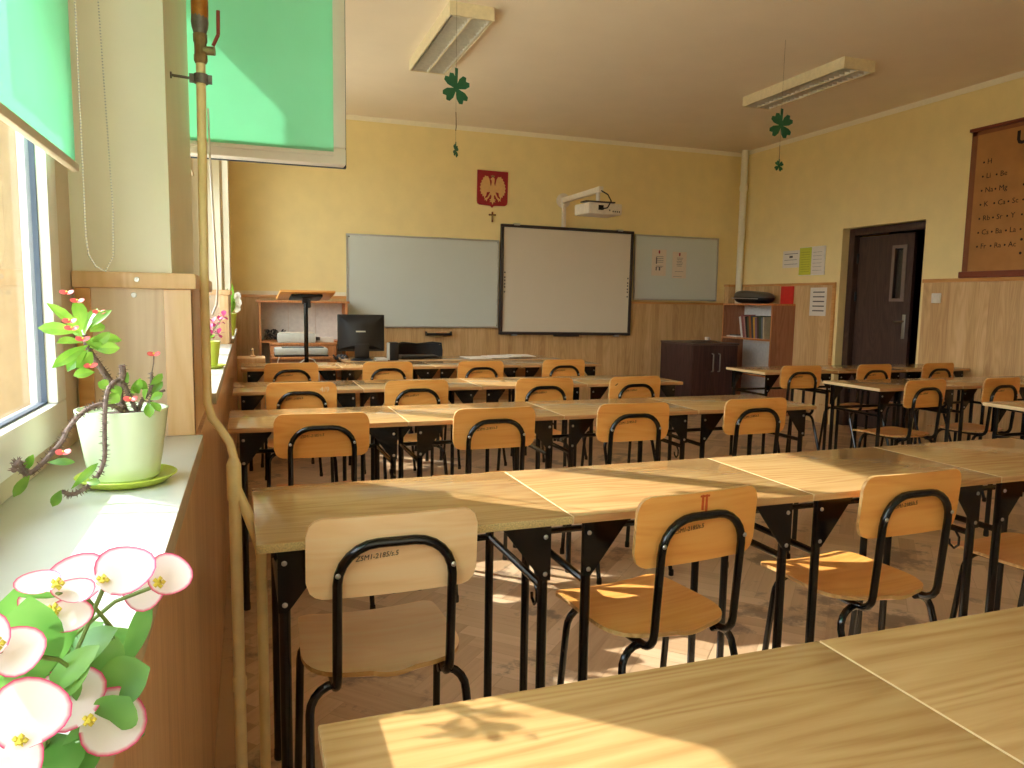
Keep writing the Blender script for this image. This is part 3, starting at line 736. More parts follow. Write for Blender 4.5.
# pinned sheets with red crests on the right board
def sheet(name, label, cat, x0, x1, z0, z1, mat, rows, crest=None, group=None, y=D - .0395):
    t = thing(name, label, cat, (x0, y, z0), group=group); w, h = x1 - x0, z1 - z0
    b = MB(); b.box(0, -.002, 0, w, 0, h); b.build('page', mat, t)
    b = MB()
    for (u0, u1, v0, v1) in rows: b.box(u0*w, -.0028, v0*h, u1*w, -.002, v1*h)
    b.build('print', M['ink'], t)
    if crest:
        b = MB(); u, v = crest; b.prism([(u*w - .010, v*h + .02), (u*w - .010, v*h - .010), (u*w, v*h - .022), (u*w + .010, v*h - .010), (u*w + .010, v*h + .02)], 0.002, .004, 0, Matrix.Rotation(PI/2, 4, 'X')); b.build('crest', M['crest_red'], t)
    return t
lines1 = [(.3, .8, .72 - .07*i, .735 - .07*i) for i in range(4)] + [(.28, .36, .45, .7), (.3, .8, .36, .375), (.28, .36, .2, .33), (.5, .6, .2, .33), (.3, .75, .32, .335)]
sheet('pinned_sheet', 'pinned document with a red crest, left one on the small whiteboard', 'paper', 4.70, 4.90, 1.625, 1.945, M['paper_pink'], lines1, (.5, .90), 'documents pinned on the small whiteboard')
lines2 = [(.3 + .03*(i % 2), .75 - .04*(i % 3), .76 - .06*i, .775 - .06*i) for i in range(6)] + [(.2, .8, .25, .262), (.1, .7, .06, .07)]
sheet('pinned_sheet', 'pinned document with a red crest, right one on the small whiteboard', 'paper', 4.99, 5.19, 1.60, 1.925, M['paper_pink'], lines2, (.5, .90), 'documents pinned on the small whiteboard')
# pen tray
tr_ = thing('pen_tray', 'dark pen tray under the large whiteboard', 'tray', (2.015, D - .0145, .885))
b = MB(); b.box(-.145, -.075, 0, .145, 0, .012, 0, .002); b.box(-.145, -.075, .012, .145, -.068, .03); b.box(-.145, -.068, .012, -.137, 0, .045); b.box(.137, -.068, .012, .145, 0, .045); b.build('tray_body', M['black_matt'], tr_)
b = MB(); b.box(-.03, -.055, .012, .09, -.02, .04, 0, .004); b.build('sponge', M['case_edge'], tr_)

# national emblem: red shield, pale eagle
em = thing('wall_emblem', 'red shield emblem with a pale crowned eagle on the front wall', 'emblem', (2.64, D, 2.535)); em.rotation_euler = (0, math.radians(.6), 0)
RX = Matrix.Rotation(PI/2, 4, 'X')
shield = [(-.18, .2), (-.18, -.14), (-.172, -.165), (-.15, -.178), (-.03, -.183), (-.012, -.19), (0, -.205), (.012, -.19), (.03, -.183), (.15, -.178), (.172, -.165), (.18, -.14), (.18, .2)]
b = MB(); b.prism(shield, 0, .02, 0, RX); b.build('shield', M['crest_red'], em)
eag = MB()
def sym(poly):
    eag.prism(poly, .02, .027, 0, RX); eag.prism([(-x, y) for x, y in reversed(poly)], .02, .027, 0, RX)
sym([(.02, .02), (.028, .035), (.036, .075), (.044, .11), (.062, .138), (.078, .135), (.095, .142), (.098, .125), (.118, .118), (.116, .098), (.135, .086), (.13, .068), (.148, .05), (.140, .035), (.153, .012), (.142, -.002), (.150, -.03), (.136, -.038), (.138, -.062), (.12, -.062), (.118, -.088), (.104, -.082), (.098, -.105), (.088, -.09), (.076, -.075), (.07, -.04), (.05, -.035), (.03, -.03)])
eag.prism([(-.022, .03), (-.012, .075), (-.018, .1), (-.03, .103), (-.022, .118), (-.004, .13), (.014, .12), (.018, .1), (.014, .06), (.028, .02), (.036, -.02), (.03, -.06), (0, -.085), (-.03, -.06), (-.036, -.02)], .02, .031, 0, RX)
sym([(.02, -.05), (.036, -.045), (.058, -.09), (.082, -.105), (.1, -.098), (.09, -.115), (.1, -.13), (.08, -.122), (.072, -.14), (.064, -.118), (.046, -.10)])
eag.prism([(-.012, -.07), (-.018, -.11), (-.04, -.12), (-.02, -.128), (-.034, -.145), (-.012, -.14), (0, -.172), (.012, -.14), (.034, -.145), (.02, -.128), (.04, -.12), (.018, -.11), (.012, -.07)], .02, .027, 0, RX)
eag.build('eagle', M['crest_gold'], em)
b = MB(); b.prism([(-.02, .132), (-.024, .152), (-.012, .142), (-.002, .158), (.008, .142), (.02, .152), (.016, .132)], .02, .027, 0, RX); b.build('crown', M['brass'], em)
cr = thing('crucifix', 'small bronze crucifix hanging below the red emblem', 'cross', (2.645, D + .001, 2.17))
b = MB(); b.box(-.009, -.012, 0, .009, 0, .115, 0, .002); b.box(-.042, -.012, .072, .042, 0, .09, 0, .002); b.build('cross_body', M['cross'], cr)
b = MB(); b.tube([(0, -.016, .025), (0, -.018, .08)], .005, 6); b.tube([(-.03, -.014, .084), (0, -.018, .078), (.03, -.014, .084)], .003, 6); b.build('figure', M['brass'], cr)

# projector on a wall arm
pj = thing('projector', 'white ceiling-height projector on a wall arm above the interactive board', 'projector', (3.515, D, 2.46))
b = MB(); b.lathe([(.085, 0), (.085, .012), (.06, .02), (.0001, .02)], (0, 0, 0), 24, 0, TR((0, 0, 0), 90))
for a in range(4): b.lathe([(.008, 0), (.008, .004), (.0001, .005)], (0, 0, 0), 8, 1, TR((.065*math.cos(a*PI/2 + .78), -.012, .065*math.sin(a*PI/2 + .78)), 90))
b.build('wall_plate', [M['white_plastic'], M['ink']], pj)
b = MB(); b.box(-.028, -1.0, -.03, .028, 0, .03, 0, .008); b.build('arm', M['white_plastic'], pj)
b = MB(); b.box(-.022, -.05, -.305, .022, -.008, -.02, 0, .005); b.build('cable_duct', M['white_plastic'], pj)
b = MB(); b.tube([(0, -.93, -.03), (0, -.93, -.12)], .022, 12); b.box(-.17, -1.0, -.135, .17, -.86, -.122, 1); b.build('bracket', [M['white_plastic'], M['dark_frame']], pj)
b = MB(); Mp = TR((.0, -.93, -.205), 0, 0, 4); b.box(-.195, -.155, -.06, .205, .155, .055, 0, .014, Mp); body = b.build('projector_body', M['white_plastic'], pj)
b = MB(); b.box(-.08, -.158, -.02, -.02, -.153, .03, 0, 0, Mp); b.box(.05, -.158, -.025, .06, -.153, -.01, 0, 0, Mp)
for q in range(4): b.box(.09 + q*.025, -.158, -.035, .102 + q*.025, -.153, -.02, 0, 0, Mp)
b.build('sockets', M['black_matt'], body)
b = MB(); b.tube([(0, -.99, -.01), (.05, -1.06, -.06), (.07, -1.1, -.13), (.03, -1.1, -.20), (-.03, -1.09, -.215)], .007, 8); b.build('cable', M['black_matt'], pj)

# ------------------------------------------------------------------ ceiling lamps and hanging clovers
def lamp(x0, y0, y1, label):
    t = thing('ceiling_lamp', label, 'ceiling lamp', (x0, y0, H), group='louvered ceiling lamps'); w, L, h = .305, y1 - y0, .085
    b = MB(); b.box(0, 0, -.004, w, L, 0); b.box(0, 0, -h, .010, L, -.004); b.box(w - .010, 0, -h, w, L, -.004); b.box(.010, 0, -h, w - .010, .012, -.004); b.box(.010, L - .012, -h, w - .010, L, -.004); b.build('housing', M['lamp_white'], t)
    for xc in (.085, .22):
        r = MB(); hw = .062; vs = []; n = 8
        for yy in (.014, L - .014):
            for i in range(n + 1):
                u = -1 + 2*i/n; vs.append((xc + u*hw, yy, -.012 - .070*u*u))
        r.add(vs, [(i, i+1, n+2+i, n+1+i) for i in range(n)], 0); r.build('reflector', M['louver'], t)
        b = MB(); b.tube([(xc, .03, -.035), (xc, L - .03, -.035)], .013, 10); b.build('tube', M['white_plastic'], t)
        b = MB(); nn = 22
        for i in range(nn):
            yy = .03 + (L - .06) * i / (nn - 1); b.box(xc - .058, yy - .0015, -h + .001, xc + .058, yy + .0015, -.05)
        b.build('louver_blades', M['louver'], t)
    b = MB(); b.box(.148, .012, -h, .157, L - .012, -.03); b.build('centre_spine', M['lamp_white'], t)
lamp(1.275, 4.905, 6.19, 'louvered fluorescent ceiling lamp nearer the windows')
lamp(4.39, 4.80, 6.06, 'louvered fluorescent ceiling lamp nearer the door wall')
def clover_shape(s):
    out = []
    for q in range(4):
        a0 = math.radians(45 + 90*q)
        for dt, r in ((-42, .18), (-34, .62), (-24, .92), (-11, 1.0), (0, .82), (11, 1.0), (24, .92), (34, .62), (42, .18)):
            a = a0 + math.radians(dt); out.append((s*r*math.cos(a), s*r*math.sin(a)))
    return out
def clover(x, y, z, rz, rz2, label, drop):
    t = thing('clover_garland', label, 'paper clover', (x, y, z), group='paper clovers hanging from the ceiling')
    def one(cz, s, rot, nm):
        Mx = TR((0, 0, cz), 0, 0, rot) @ Matrix.Rotation(math.radians(8), 4, 'Y') @ RX
        b = MB(); b.prism(clover_shape(s), -.0015, .0015, 0, Mx); b.prism([(-.1*s, .1*s), (.06*s, .1*s), (-.06*s, 1.22*s), (-.26*s, 1.22*s)], -.0015, .0015, 0, Mx); b.build(nm, M['clover'], t)
    one(0, .098, rz, 'large_clover'); one(drop, .042, rz2, 'small_clover')
    b = MB(); b.tube([(0, .003, H - z + .002), (0, .003, drop + .02)], .0008, 5); b.tube([(0, .003, -.14), (.003, .003, -.22), (0, .003, -.25)], .0028, 6); b.build('thread', M['string'], t)
clover(1.235, 4.58, 2.565, 8, 52, 'green paper four-leaf clover hanging beside the lamp nearer the windows', -.37)
clover(3.735, 4.68, 2.595, -12, -2, 'green paper four-leaf clover hanging under the lamp nearer the door wall', -.29)

# ------------------------------------------------------------------ door wall
def rsheet(name, label, cat, y0, y1, z0, z1, mat, rows=None, off=.0, group=None):
    """sheet on the right wall; y0 far, y1 near"""
    t = thing(name, label, cat, (XR + .0008 - off, y0, z0), group=group); L = y0 - y1; h = z1 - z0
    b = MB(); b.box(-.003, -L, 0, 0, 0, h); b.build('page', mat, t)
    if rows:
        b = MB()
        for (u0, u1, v0, v1) in rows: b.box(-.0038, -u1*L, v0*h, -.003, -u0*L, v1*h)
        b.build('print', M['ink'], t)
    return t
rsheet('notice', 'white notice sheet left of the yellow-green one on the door wall', 'paper', 7.31, 7.03, 1.72, 1.915, M['paper'], [(.1, .9, .80, .83), (.4, .6, .58, .70), (.1, .85, .45, .47), (.1, .9, .2, .22)])
nb = thing('notice_board', 'small notice panel with a yellow-green sheet and a white sheet', 'notice board', (XR + .0008, 7.02, 1.625))
b = MB(); b.box(-.012, -.40, 0, 0, 0, .315, 0, .002); b.build('panel', M['case_back'], nb)
b = MB(); b.box(-.015, -.195, .005, -.012, -.005, .31); p_ = b.build('green_sheet', M['paper_green'], nb)
b = MB()
for i in range(9): b.box(-.0157, -.17, .04 + .027*i, -.015, -.03, .044 + .027*i)
b.build('print', plain('olive print', (150, 150, 50), .8), p_)
b = MB(); b.box(-.015, -.385, .012, -.012, -.20, .305); p_ = b.build('white_sheet', M['paper'], nb)
b = MB()
for i in range(6): b.box(-.0157, -.36, .05 + .04*i, -.015, -.22, .0525 + .04*i)
b.build('print', M['ink'], p_)
rsheet('notice', 'white sheet with five printed lines on the panelling beside the door', 'paper', 6.80, 6.55, 1.175, 1.485, M['paper'], [(.18, .88, .82 - .165*i, .86 - .165*i) for i in range(5)], .017)
sw = thing('light_switch', 'cream light switch on the panelling to the right of the door', 'switch', (XR - .015, 5.17, 1.37))
b = MB(); b.box(-.010, -.05, -.045, 0, .05, .045, 0, .006); b.build('plate', M['white_plastic'], sw)
b = MB(); b.box(-.016, -.025, -.028, -.010, .025, .028, 0, .002); b.build('rocker', M['white_plastic'], sw)

# periodic table chart
pc = thing('wall_chart', 'old brown periodic table chart hanging on the right wall', 'chart', (XR - .02, 4.93, 1.545))
CL, CHh = 1.75, 1.25
b = MB(); b.box(-.004, -CL, .03, 0, 0, CHh); b.build('sheet', M['chart'], pc)
b = MB(); b.box(-.0046, -CL, .03, -.004, -CL + .055, CHh); b.box(-.0046, -.055, .03, -.004, 0, CHh); b.box(-.0046, -CL, CHh - .04, -.004, 0, CHh); b.build('border', M['chart_border'], pc)
b = MB(); b.box(-.025, -CL - .03, CHh - .005, .01, .015, CHh + .022, 0, .005); b.build('top_rod', M['chart_rod'], pc)
b = MB(); b.box(-.03, -CL - .03, 0, .012, .012, .055, 0, .008); b.build('bottom_rod', M['chart_rod'], pc)
# writing runs to the viewer's right, which on this wall is towards -y
def MW(y, z): return Matrix.Translation((-.0046, y, z)) @ Matrix(((0, 0, -1, 0), (-1, 0, 0, 0), (0, 1, 0, 0), (0, 0, 0, 1)))
text('title', 'UKŁAD OKRESOWY', .14, MW(-.405, 1.075), M['marker_dark'], pc, offset=.007)
rowsE = [['H'], ['Li', 'Be'], ['Na', 'Mg'], ['K', 'Ca', 'Sc', 'Ti', 'V', 'Cr', 'Mn', 'Fe', 'Co'], ['Rb', 'Sr', 'Y', 'Zr', 'Nb', 'Mo', 'Tc', 'Ru', 'Rh'], ['Cs', 'Ba', 'La', 'Hf', 'Ta', 'W', 'Re', 'Os', 'Ir'], ['Fr', 'Ra', 'Ac']]
mk = MB()
for r_, els in enumerate(rowsE):
    for c_, e in enumerate(els):
        y = -.13 - .125*c_ ; z = .955 - .118*r_
        text('element_symbol', e, .062, MW(y - .03, z), M['marker_dark'], pc)
        mk.lathe([(.009, 0), (.009, .0006), (.0001, .0006)], (0, 0, 0), 6, 0, TR((-.0046, y, z + .018), 0, -90))
for y, z in ((-.50, .74), (-.52, .30), (-.52, .19)): mk.lathe([(.012, 0), (.012, .0006), (.0001, .0006)], (0, 0, 0), 6, 0, TR((-.0046, y, z), 0, -90))
mk.build('element_marks', M['marker_dark'], pc)

# bookcase against the right wall
BX, BY0, BY1, BZ = 5.63, 7.03, 7.97, 1.30
bc = thing('bookcase', 'open brown bookcase with a pale back in the far corner', 'bookcase', (BX, BY0, 0)); bw = XR - BX - .018; bd = BY1 - BY0
b = MB(); b.box(0, 0, 0, bw, .02, BZ - .02); b.build('side_panel', M['case_brown'], bc)
b = MB(); b.box(0, bd - .02, 0, bw, bd, BZ - .02); b.build('side_panel', M['case_brown'], bc)
b = MB(); b.box(bw - .008, .02, .05, bw, bd - .02, BZ - .02); b.build('back_panel', M['case_back'], bc)
for z, nm in ((BZ - .02, 'top_panel'), (.87, 'shelf'), (.45, 'shelf'), (.06, 'shelf')):
    b = MB(); b.box(.0, 0 if nm == 'top_panel' else .02, z, bw - .008 if nm == 'shelf' else bw, bd if nm == 'top_panel' else bd - .02, z + .02); b.build(nm, M['case_edge'], bc)
b = MB(); b.box(-.003, 0, 0, 0, .02, BZ); b.box(-.003, bd - .02, 0, 0, bd, BZ); b.build('front_edging', M['case_edge'], bc)
# books leaning on the shelf
bk = [(.030, .255, 'white', (226, 222, 214)), (.034, .275, 'dull red', (150, 84, 80)), (.020, .26, 'pink', (190, 140, 130)), (.030, .255, 'black', (34, 32, 36)), (.022, .25, 'olive green', (96, 92, 62)), (.032, .26, 'orange-brown', (168, 100, 50)),
      (.028, .265, 'dark grey', (76, 76, 80)), (.026, .25, 'yellow', (206, 160, 54)), (.03, .245, 'mauve', (136, 100, 116)), (.026, .26, 'dark brown', (72, 52, 42)), (.03, .265, 'dark green', (62, 78, 54)), (.026, .25, 'grey-blue', (98, 108, 116)), (.022, .255, 'beige', (190, 172, 138))]
y = BY0 + .585; lean = 14.0
for i, (w, h, nm, rgb) in enumerate(bk):
    ln = lean * (1 - i / (len(bk) + 2)); a = math.radians(ln)
    t = thing('book', '%s book standing in the leaning row on the bookcase shelf' % nm, 'book', (BX + .025, y, .8905), group='books on the bookcase shelf'); t.rotation_euler = (-a, 0, 0)
    b = MB(); b.box(0, -w, 0, .19, -w + .003, h); b.box(0, -.003, 0, .19, 0, h); b.box(0, -w + .003, 0, .003, -.003, h); b.build('cover', plain('book cover ' + nm, rgb, .5), t)
    b = MB(); b.box(.004, -w + .003, .003, .186, -.003, h - .003); b.build('pages', M['paper'], t)
    y -= w / math.cos(a) + .0055
t = thing('flat_book', 'pale booklet lying flat on the shelf beside the leaning books', 'book', (BX + .02, 7.70, .8905))
b = MB(); b.box(0, 0, 0, .2, .20, .014, 0, .002); b.build('cover', M['paper'], t)
b = MB(); b.box(.01, .02, .0145, .18, .15, .028, 0, .002); b.build('second_booklet', M['teal_plastic'], t)
# bag on the bookcase
bag = thing('carrying_case', 'black and grey soft carrying case lying on top of the bookcase', 'case', (5.79, 7.585, BZ + .001))
b = MB(); n1, n2 = 12, 30; vs = []
for i in range(n1 + 1):
    ph = -PI/2 + PI*i/n1
    for kk in range(n2):
        a = 2*PI*kk/n2; ca, sa = math.cos(a), math.sin(a); cp = abs(math.cos(ph))**.45
        x = .13*math.copysign(abs(ca)**.6, ca)*cp; yv = .30*math.copysign(abs(sa)**.6, sa)*cp
        z = .075 + .075*math.copysign(abs(math.sin(ph))**.8, math.sin(ph))
        vs.append((x, yv, z * (1 + .12*yv/.3)))
fs = [(i*n2 + kk, i*n2 + (kk+1) % n2, (i+1)*n2 + (kk+1) % n2, (i+1)*n2 + kk) for i in range(n1) for kk in range(n2)]
low = [f for f in fs if f[0] // n2 < n1 * .5]; up_ = [f for f in fs if f[0] // n2 >= n1 * .5]
b.add(vs, low, 0, True); base = 0
for f in up_: b.f.append(f); b.mi.append(1); b.sm.append(True)
b.build('case_body', [M['black_matt'], plain('grey case lid', (88, 84, 76), .35)], bag)
b = MB(); b.tube([(-.136, -.25, .055), (-.15, 0, .06), (-.136, .25, .065)], .005, 6); b.build('zip', M['alu'], bag)
t = thing('red_folder', 'red folder standing on the bookcase against the panelling', 'folder', (XR - .035, 7.06, BZ + .001)); 
b = MB(); b.box(0, .0, 0, .004, .21, .205); b.box(.006, 0, 0, .010, .21, .205); b.box(0, .21, 0, .010, .214, .205); b.build('cover', M['red'], t)

# dark cupboard
cu = thing('cupboard', 'low dark brown two-door cupboard in front of the far corner', 'cupboard', (4.84, 7.40, 0)); cw, cd, ch = .625, .70, .83
b = MB(); b.box(0, .02, 0, cw, cd, ch - .022); b.build('body', M['wenge'], cu)
b = MB(); b.box(-.008, -.008, ch - .022, cw + .008, cd + .004, ch, 0, .003); b.build('top', M['wenge_top'], cu)
for s in (0, 1):
    x0 = .004 + s*(cw/2 - .002); b = MB(); b.box(x0, .002, .06, x0 + cw/2 - .006, .0195, ch - .026, 0, .002); dr = b.build('door', M['wenge'], cu)
    xh = cw/2 - .045 if s == 0 else cw/2 + .045
    b = MB(); b.tube([(xh, .002, .50), (xh, -.028, .505), (xh, -.03, .52), (xh, -.03, .69), (xh, -.028, .705), (xh, .002, .71)], .0075, 8); b.build('handle', M['chrome'], dr)
t = thing('plate', 'dark flat tray lying on the dark cupboard', 'tray', (5.12, 7.62, ch + .0005))
b = MB(); b.lathe([(.0001, .003), (.11, .004), (.17, .016), (.172, .019), (.165, .018), (.11, .0075), (.0001, .0065)], (0, 0, 0), 28); b.build('dish', M['wenge_top'], t)
t = thing('cup', 'small white cup standing on the dark cupboard', 'cup', (5.30, 7.80, ch + .0005))
b = MB(); b.lathe([(.0001, 0), (.024, 0), (.031, .055), (.0285, .055), (.022, .006), (.0001, .006)], (0, 0, 0), 18); b.build('body', M['white_plastic'], t)
b = MB(); b.tube([(.029, 0, .045), (.045, 0, .042), (.047, 0, .025), (.027, 0, .014)], .0035, 6); b.build('handle', M['white_plastic'], t)

# ------------------------------------------------------------------ teacher's corner
td = thing('teacher_desk', 'long oak teacher desk behind the fifth row, carrying the monitor', 'desk', (.76, 6.22, 0)); tw, tdp = 1.95, .55
b = MB(); b.box(0, 0, DH - .022, tw, tdp, DH, 0, .002, smi=1); b.build('desktop', [M['desk'], M['desk_edge']], td)
for x in (.05, tw - .05):
    for yv in (.05, tdp - .05):
        b = MB(); b.tube([(x, yv, 0), (x, yv, DH - .022)], .014, 10); b.build('leg', M['black'], td)
    b = MB(); b.tube([(x, .05, .15), (x, tdp - .05, .15)], .011, 8); b.build('side_rail', M['black'], td)
b = MB(); b.box(.06, .06, .40, tw - .06, .075, DH - .022); b.build('modesty_panel', M['desk_edge'], td)
mo = thing('monitor', 'black flat monitor seen from behind, on the teacher desk', 'monitor', (.905, 6.37, DH + .0005))
b = MB(); b.box(-.195, .0, .075, .195, .035, .385, 0, .006); b.build('screen_housing', M['black_matt'], mo)
b = MB(); vs = [(-.175, 0, .095), (.175, 0, .095), (.175, 0, .37), (-.175, 0, .37), (-.10, -.04, .12), (.10, -.04, .12), (.10, -.04, .30), (-.10, -.04, .30)]
b.add(vs, [(4, 5, 6, 7), (0, 1, 5, 4), (1, 2, 6, 5), (2, 3, 7, 6), (3, 0, 4, 7)]); b.build('back_cover', M['black_matt'], mo)
b = MB(); b.box(-.05, -.043, .238, .03, -.040, .250); b.build('badge', M['grey_plastic'], mo)
b = MB(); b.box(-.06, -.045, .02, .06, -.012, .14, 0, .006); b.build('neck', M['black_matt'], mo)
b = MB(); b.lathe([(.0001, .022), (.07, .018), (.092, .006), (.094, 0), (.0001, 0)], (0, -.01, 0), 28); b.build('foot', M['black_matt'], mo)
b = MB(); b.box(-.18, .0352, .09, .18, .0365, .37); b.build('screen', plain('dark screen', (18, 20, 24), .15), mo)
t = thing('cable_bundle', 'tangle of dark cables beside the monitor on the teacher desk', 'cables', (.765, 6.30, DH + .001)); b = MB()
for q in range(5):
    pts = [(-.10 + .05*random.random(), random.uniform(-.06, .06), .006 + .03*random.random()) for _ in range(1)]
    for s_ in range(7): pts.append((-.10 + .02*s_, random.uniform(-.07, .05), .006 + .05*random.random()))
    b.tube(pts, .004, 6)
b.build('cables', M['black_matt'], t)
t = thing('speaker', 'small black desktop speaker with a silver edge on the teacher desk', 'speaker', (1.165, 6.33, DH + .0005))
b = MB(); b.box(-.036, -.05, 0, .044, .05, .155, 0, .012); b.build('body', M['black_matt'], t)
b = MB(); b.box(-.046, -.045, .004, -.030, .045, .150, 0, .006); b.build('side_trim', M['grey_plastic'], t)
t = thing('keyboard', 'pale keyboard lying between the monitor and the speaker on the teacher desk', 'keyboard', (.995, 6.24, DH + .0005))
b = MB(); b.box(.015, .0, 0, .112, .15, .018, 0, .004); b.build('body', M['grey_plastic'], t)
b = MB()
for i in range(4):
    for j in range(5): b.box(.022 + i*.0215, .012 + j*.026, .018, .040 + i*.0215, .033 + j*.026, .023)
b.build('keys', M['white_plastic'], t)
t = thing('laptop', 'flat closed black laptop lying right of the speaker', 'laptop', (1.26, 6.43, DH + .0005))
b = MB(); b.box(0, 0, .003, .33, .22, .018, 0, .004); b.build('base', M['black_matt'], t)
b = MB(); b.box(0, 0, .0185, .33, .22, .026, 0, .003); b.build('lid', M['black_matt'], t)
t = thing('paper_stack', 'loose pale papers spread on the right of the teacher desk', 'papers', (1.86, 6.35, DH + .0005))
for q, (x, yv, rz) in enumerate(((0, 0, 4), (.16, .03, -7), (.30, .02, 10), (.43, .04, -3))):
    b = MB(); b.box(0, 0, 0, .21, .28, .004, 0, 0, TR((x, yv, .0045*q), 0, 0, rz)); b.build('sheet', M['paper'], t)

oc = thing('office_chair', 'black office chair with a curved mesh back behind the teacher desk', 'chair', (1.48, 7.12, 0)); oc.rotation_euler = (0, 0, math.radians(188))
b = MB(); curved_board(b, .46, .50, .868, .06, .025, .07, .20, .12, 22, 0, 0); b.build('backrest', M['rubber_mesh'], oc)
b = MB(); b.tube([(-.235, .205, .52), (-.232, .235, .80), (-.22, .245, .868), (-.15, .205, .876), (0, .18, .86), (.15, .205, .876), (.22, .245, .868), (.232, .235, .80), (.235, .205, .52)], .011, 8); b.build('back_rim', M['black_matt'], oc)
b = MB(); b.box(-.23, -.24, .42, .23, .20, .48, 0, .025); b.build('seat', M['rubber_mesh'], oc)
b = MB(); b.tube([(0, .18, .44), (0, .25, .46), (0, .25, .6)], .018, 8); b.build('back_support', M['black_matt'], oc)
b = MB(); b.tube([(0, 0, .08), (0, 0, .42)], .026, 12); b.build('column', M['black_matt'], oc)
for q in range(5):
    a = 2*PI*q/5; b = MB(); b.tube([(0, 0, .09), (.27*math.cos(a), .27*math.sin(a), .065)], [.025, .014], 8); b.lathe([(.0001, -.028), (.02, -.02), (.028, 0), (.02, .02), (.0001, .028)], (0, 0, 0), 12, 0, TR((.27*math.cos(a), .27*math.sin(a), .029), 90, 0, math.degrees(a))); b.build('leg', M['black_matt'], oc)

# lectern
le = thing('lectern', 'music-stand lectern with a wooden top on a black pole behind the fifth row', 'lectern', (.475, 6.66, 0))
b = MB(); b.tube([(0, 0, .03), (0, 0, 1.25)], .018, 12); b.build('pole', M['black'], le)
for q in range(3):
    a = 2*PI*q/3 + .5; b = MB(); b.tube([(0, 0, .06), (.13*math.cos(a), .13*math.sin(a), .045), (.25*math.cos(a), .25*math.sin(a), .0125)], .012, 8); b.build('leg', M['black'], le)
Mt = TR((0, .0, 1.275), -10, 0, 3)
b = MB(); b.box(-.225, -.18, .018, .225, .20, .036, 0, .003, Mt); b.build('top', M['ply'], le)
b = MB(); b.box(-.13, -.10, -.004, .13, .10, .018, 0, .006, Mt); b.box(-.03, -.03, -.045, .03, .03, 0, 0, .006, Mt); b.box(.01, -.05, -.085, .035, .0, -.02, 0, .004, Mt); b.build('bracket', M['black_matt'], le)

# equipment table with an overhead projector on it
et = thing('side_table', 'small wooden side table carrying pale grey equipment behind the lectern', 'table', (.20, 6.98, 0)); ew, ed, eh = .52, .42, .745
b = MB(); b.box(0, 0, eh - .022, ew, ed, eh, 0, .002); b.build('top', M['case_edge'], et)
b = MB(); b.box(.02, .02, eh - .14, ew - .02, .035, eh - .022); b.build('apron', M['case_brown'], et)
for x in (.03, ew - .03):
    for yv in (.05, ed - .03): b = MB(); b.box(x - .02, yv - .02, 0, x + .02, yv + .02, eh - .022); b.build('leg', M['case_brown'], et)
sc_ = thing('overhead_projector', 'pale grey overhead projector with a smoked glass stage on the side table', 'projector', (.46, 7.15, eh + .0005))
b = MB(); b.box(-.235, -.14, .012, .235, .15, .075, 0, .02); b.build('body', M['grey_plastic'], sc_)
b = MB(); b.box(-.235, -.143, 0, .235, .14, .012); b.build('base', M['black_matt'], sc_)
b = MB(); b.box(-.17, -.10, .0755, .20, .12, .083, 0, .003); b.build('glass_stage', M['teal_plastic'], sc_)
wc = thing('cable', 'thin white cable hanging in loops in front of the side table', 'cable', (.3, 6.955, 0))
b = MB(); b.tube([(-.04, 0, .75), (-.055, -.003, .70), (-.03, -.006, .66), (.04, -.006, .64), (.12, -.006, .68), (.20, -.004, .74), (.26, -.003, .72), (.30, -.004, .66), (.31, -.004, .40), (.33, 0, .006), (.45, 0, .006)], .005, 6); b.build('cord', M['white_plastic'], wc)
t = thing('printer', 'pale grey flat printer on the wooden cabinet behind the overhead projector', 'printer', (.44, 7.60, .845))
b = MB(); b.box(-.17, -.12, .0, .185, .12, .09, 0, .014); b.build('body', M['grey_plastic'], t)
b = MB(); b.box(-.15, -.10, .0905, .165, .10, .098, 0, .004); b.build('lid', M['white_plastic'], t)
ca = thing('low_cabinet', 'low orange wood cabinet under the grey printer', 'cabinet', (.20, 7.46, 0))
b = MB(); b.box(0, .018, 0, .62, .36, .822); b.build('body', M['case_edge'], ca)
b = MB(); b.box(-.005, 0, .822, .625, .365, .844, 0, .003); b.build('top', M['case_edge'], ca)
for s in (0, 1):
    b = MB(); b.box(.005 + s*.308, 0.002, .05, .303 + s*.308, .0175, .815, 0, .002); dr = b.build('door', M['case_edge'], ca)
    b = MB(); b.lathe([(.006, 0), (.006, .012), (.012, .02), (.0001, .024)], (0, 0, 0), 10, 0, TR((.28 + s*.06, .002, .5), 90)); b.build('knob', M['chrome'], dr)
t = thing('small_box', 'small white carton standing to the right of the printer', 'box', (.70, 7.60, .8455))
b = MB(); b.box(-.06, -.05, 0, .10, .05, .05, 0, .002); b.build('carton', M['paper'], t)
b = MB(); b.box(-.061, -.051, .02, -.03, .051, .05); b.build('tape', M['ink'], t)

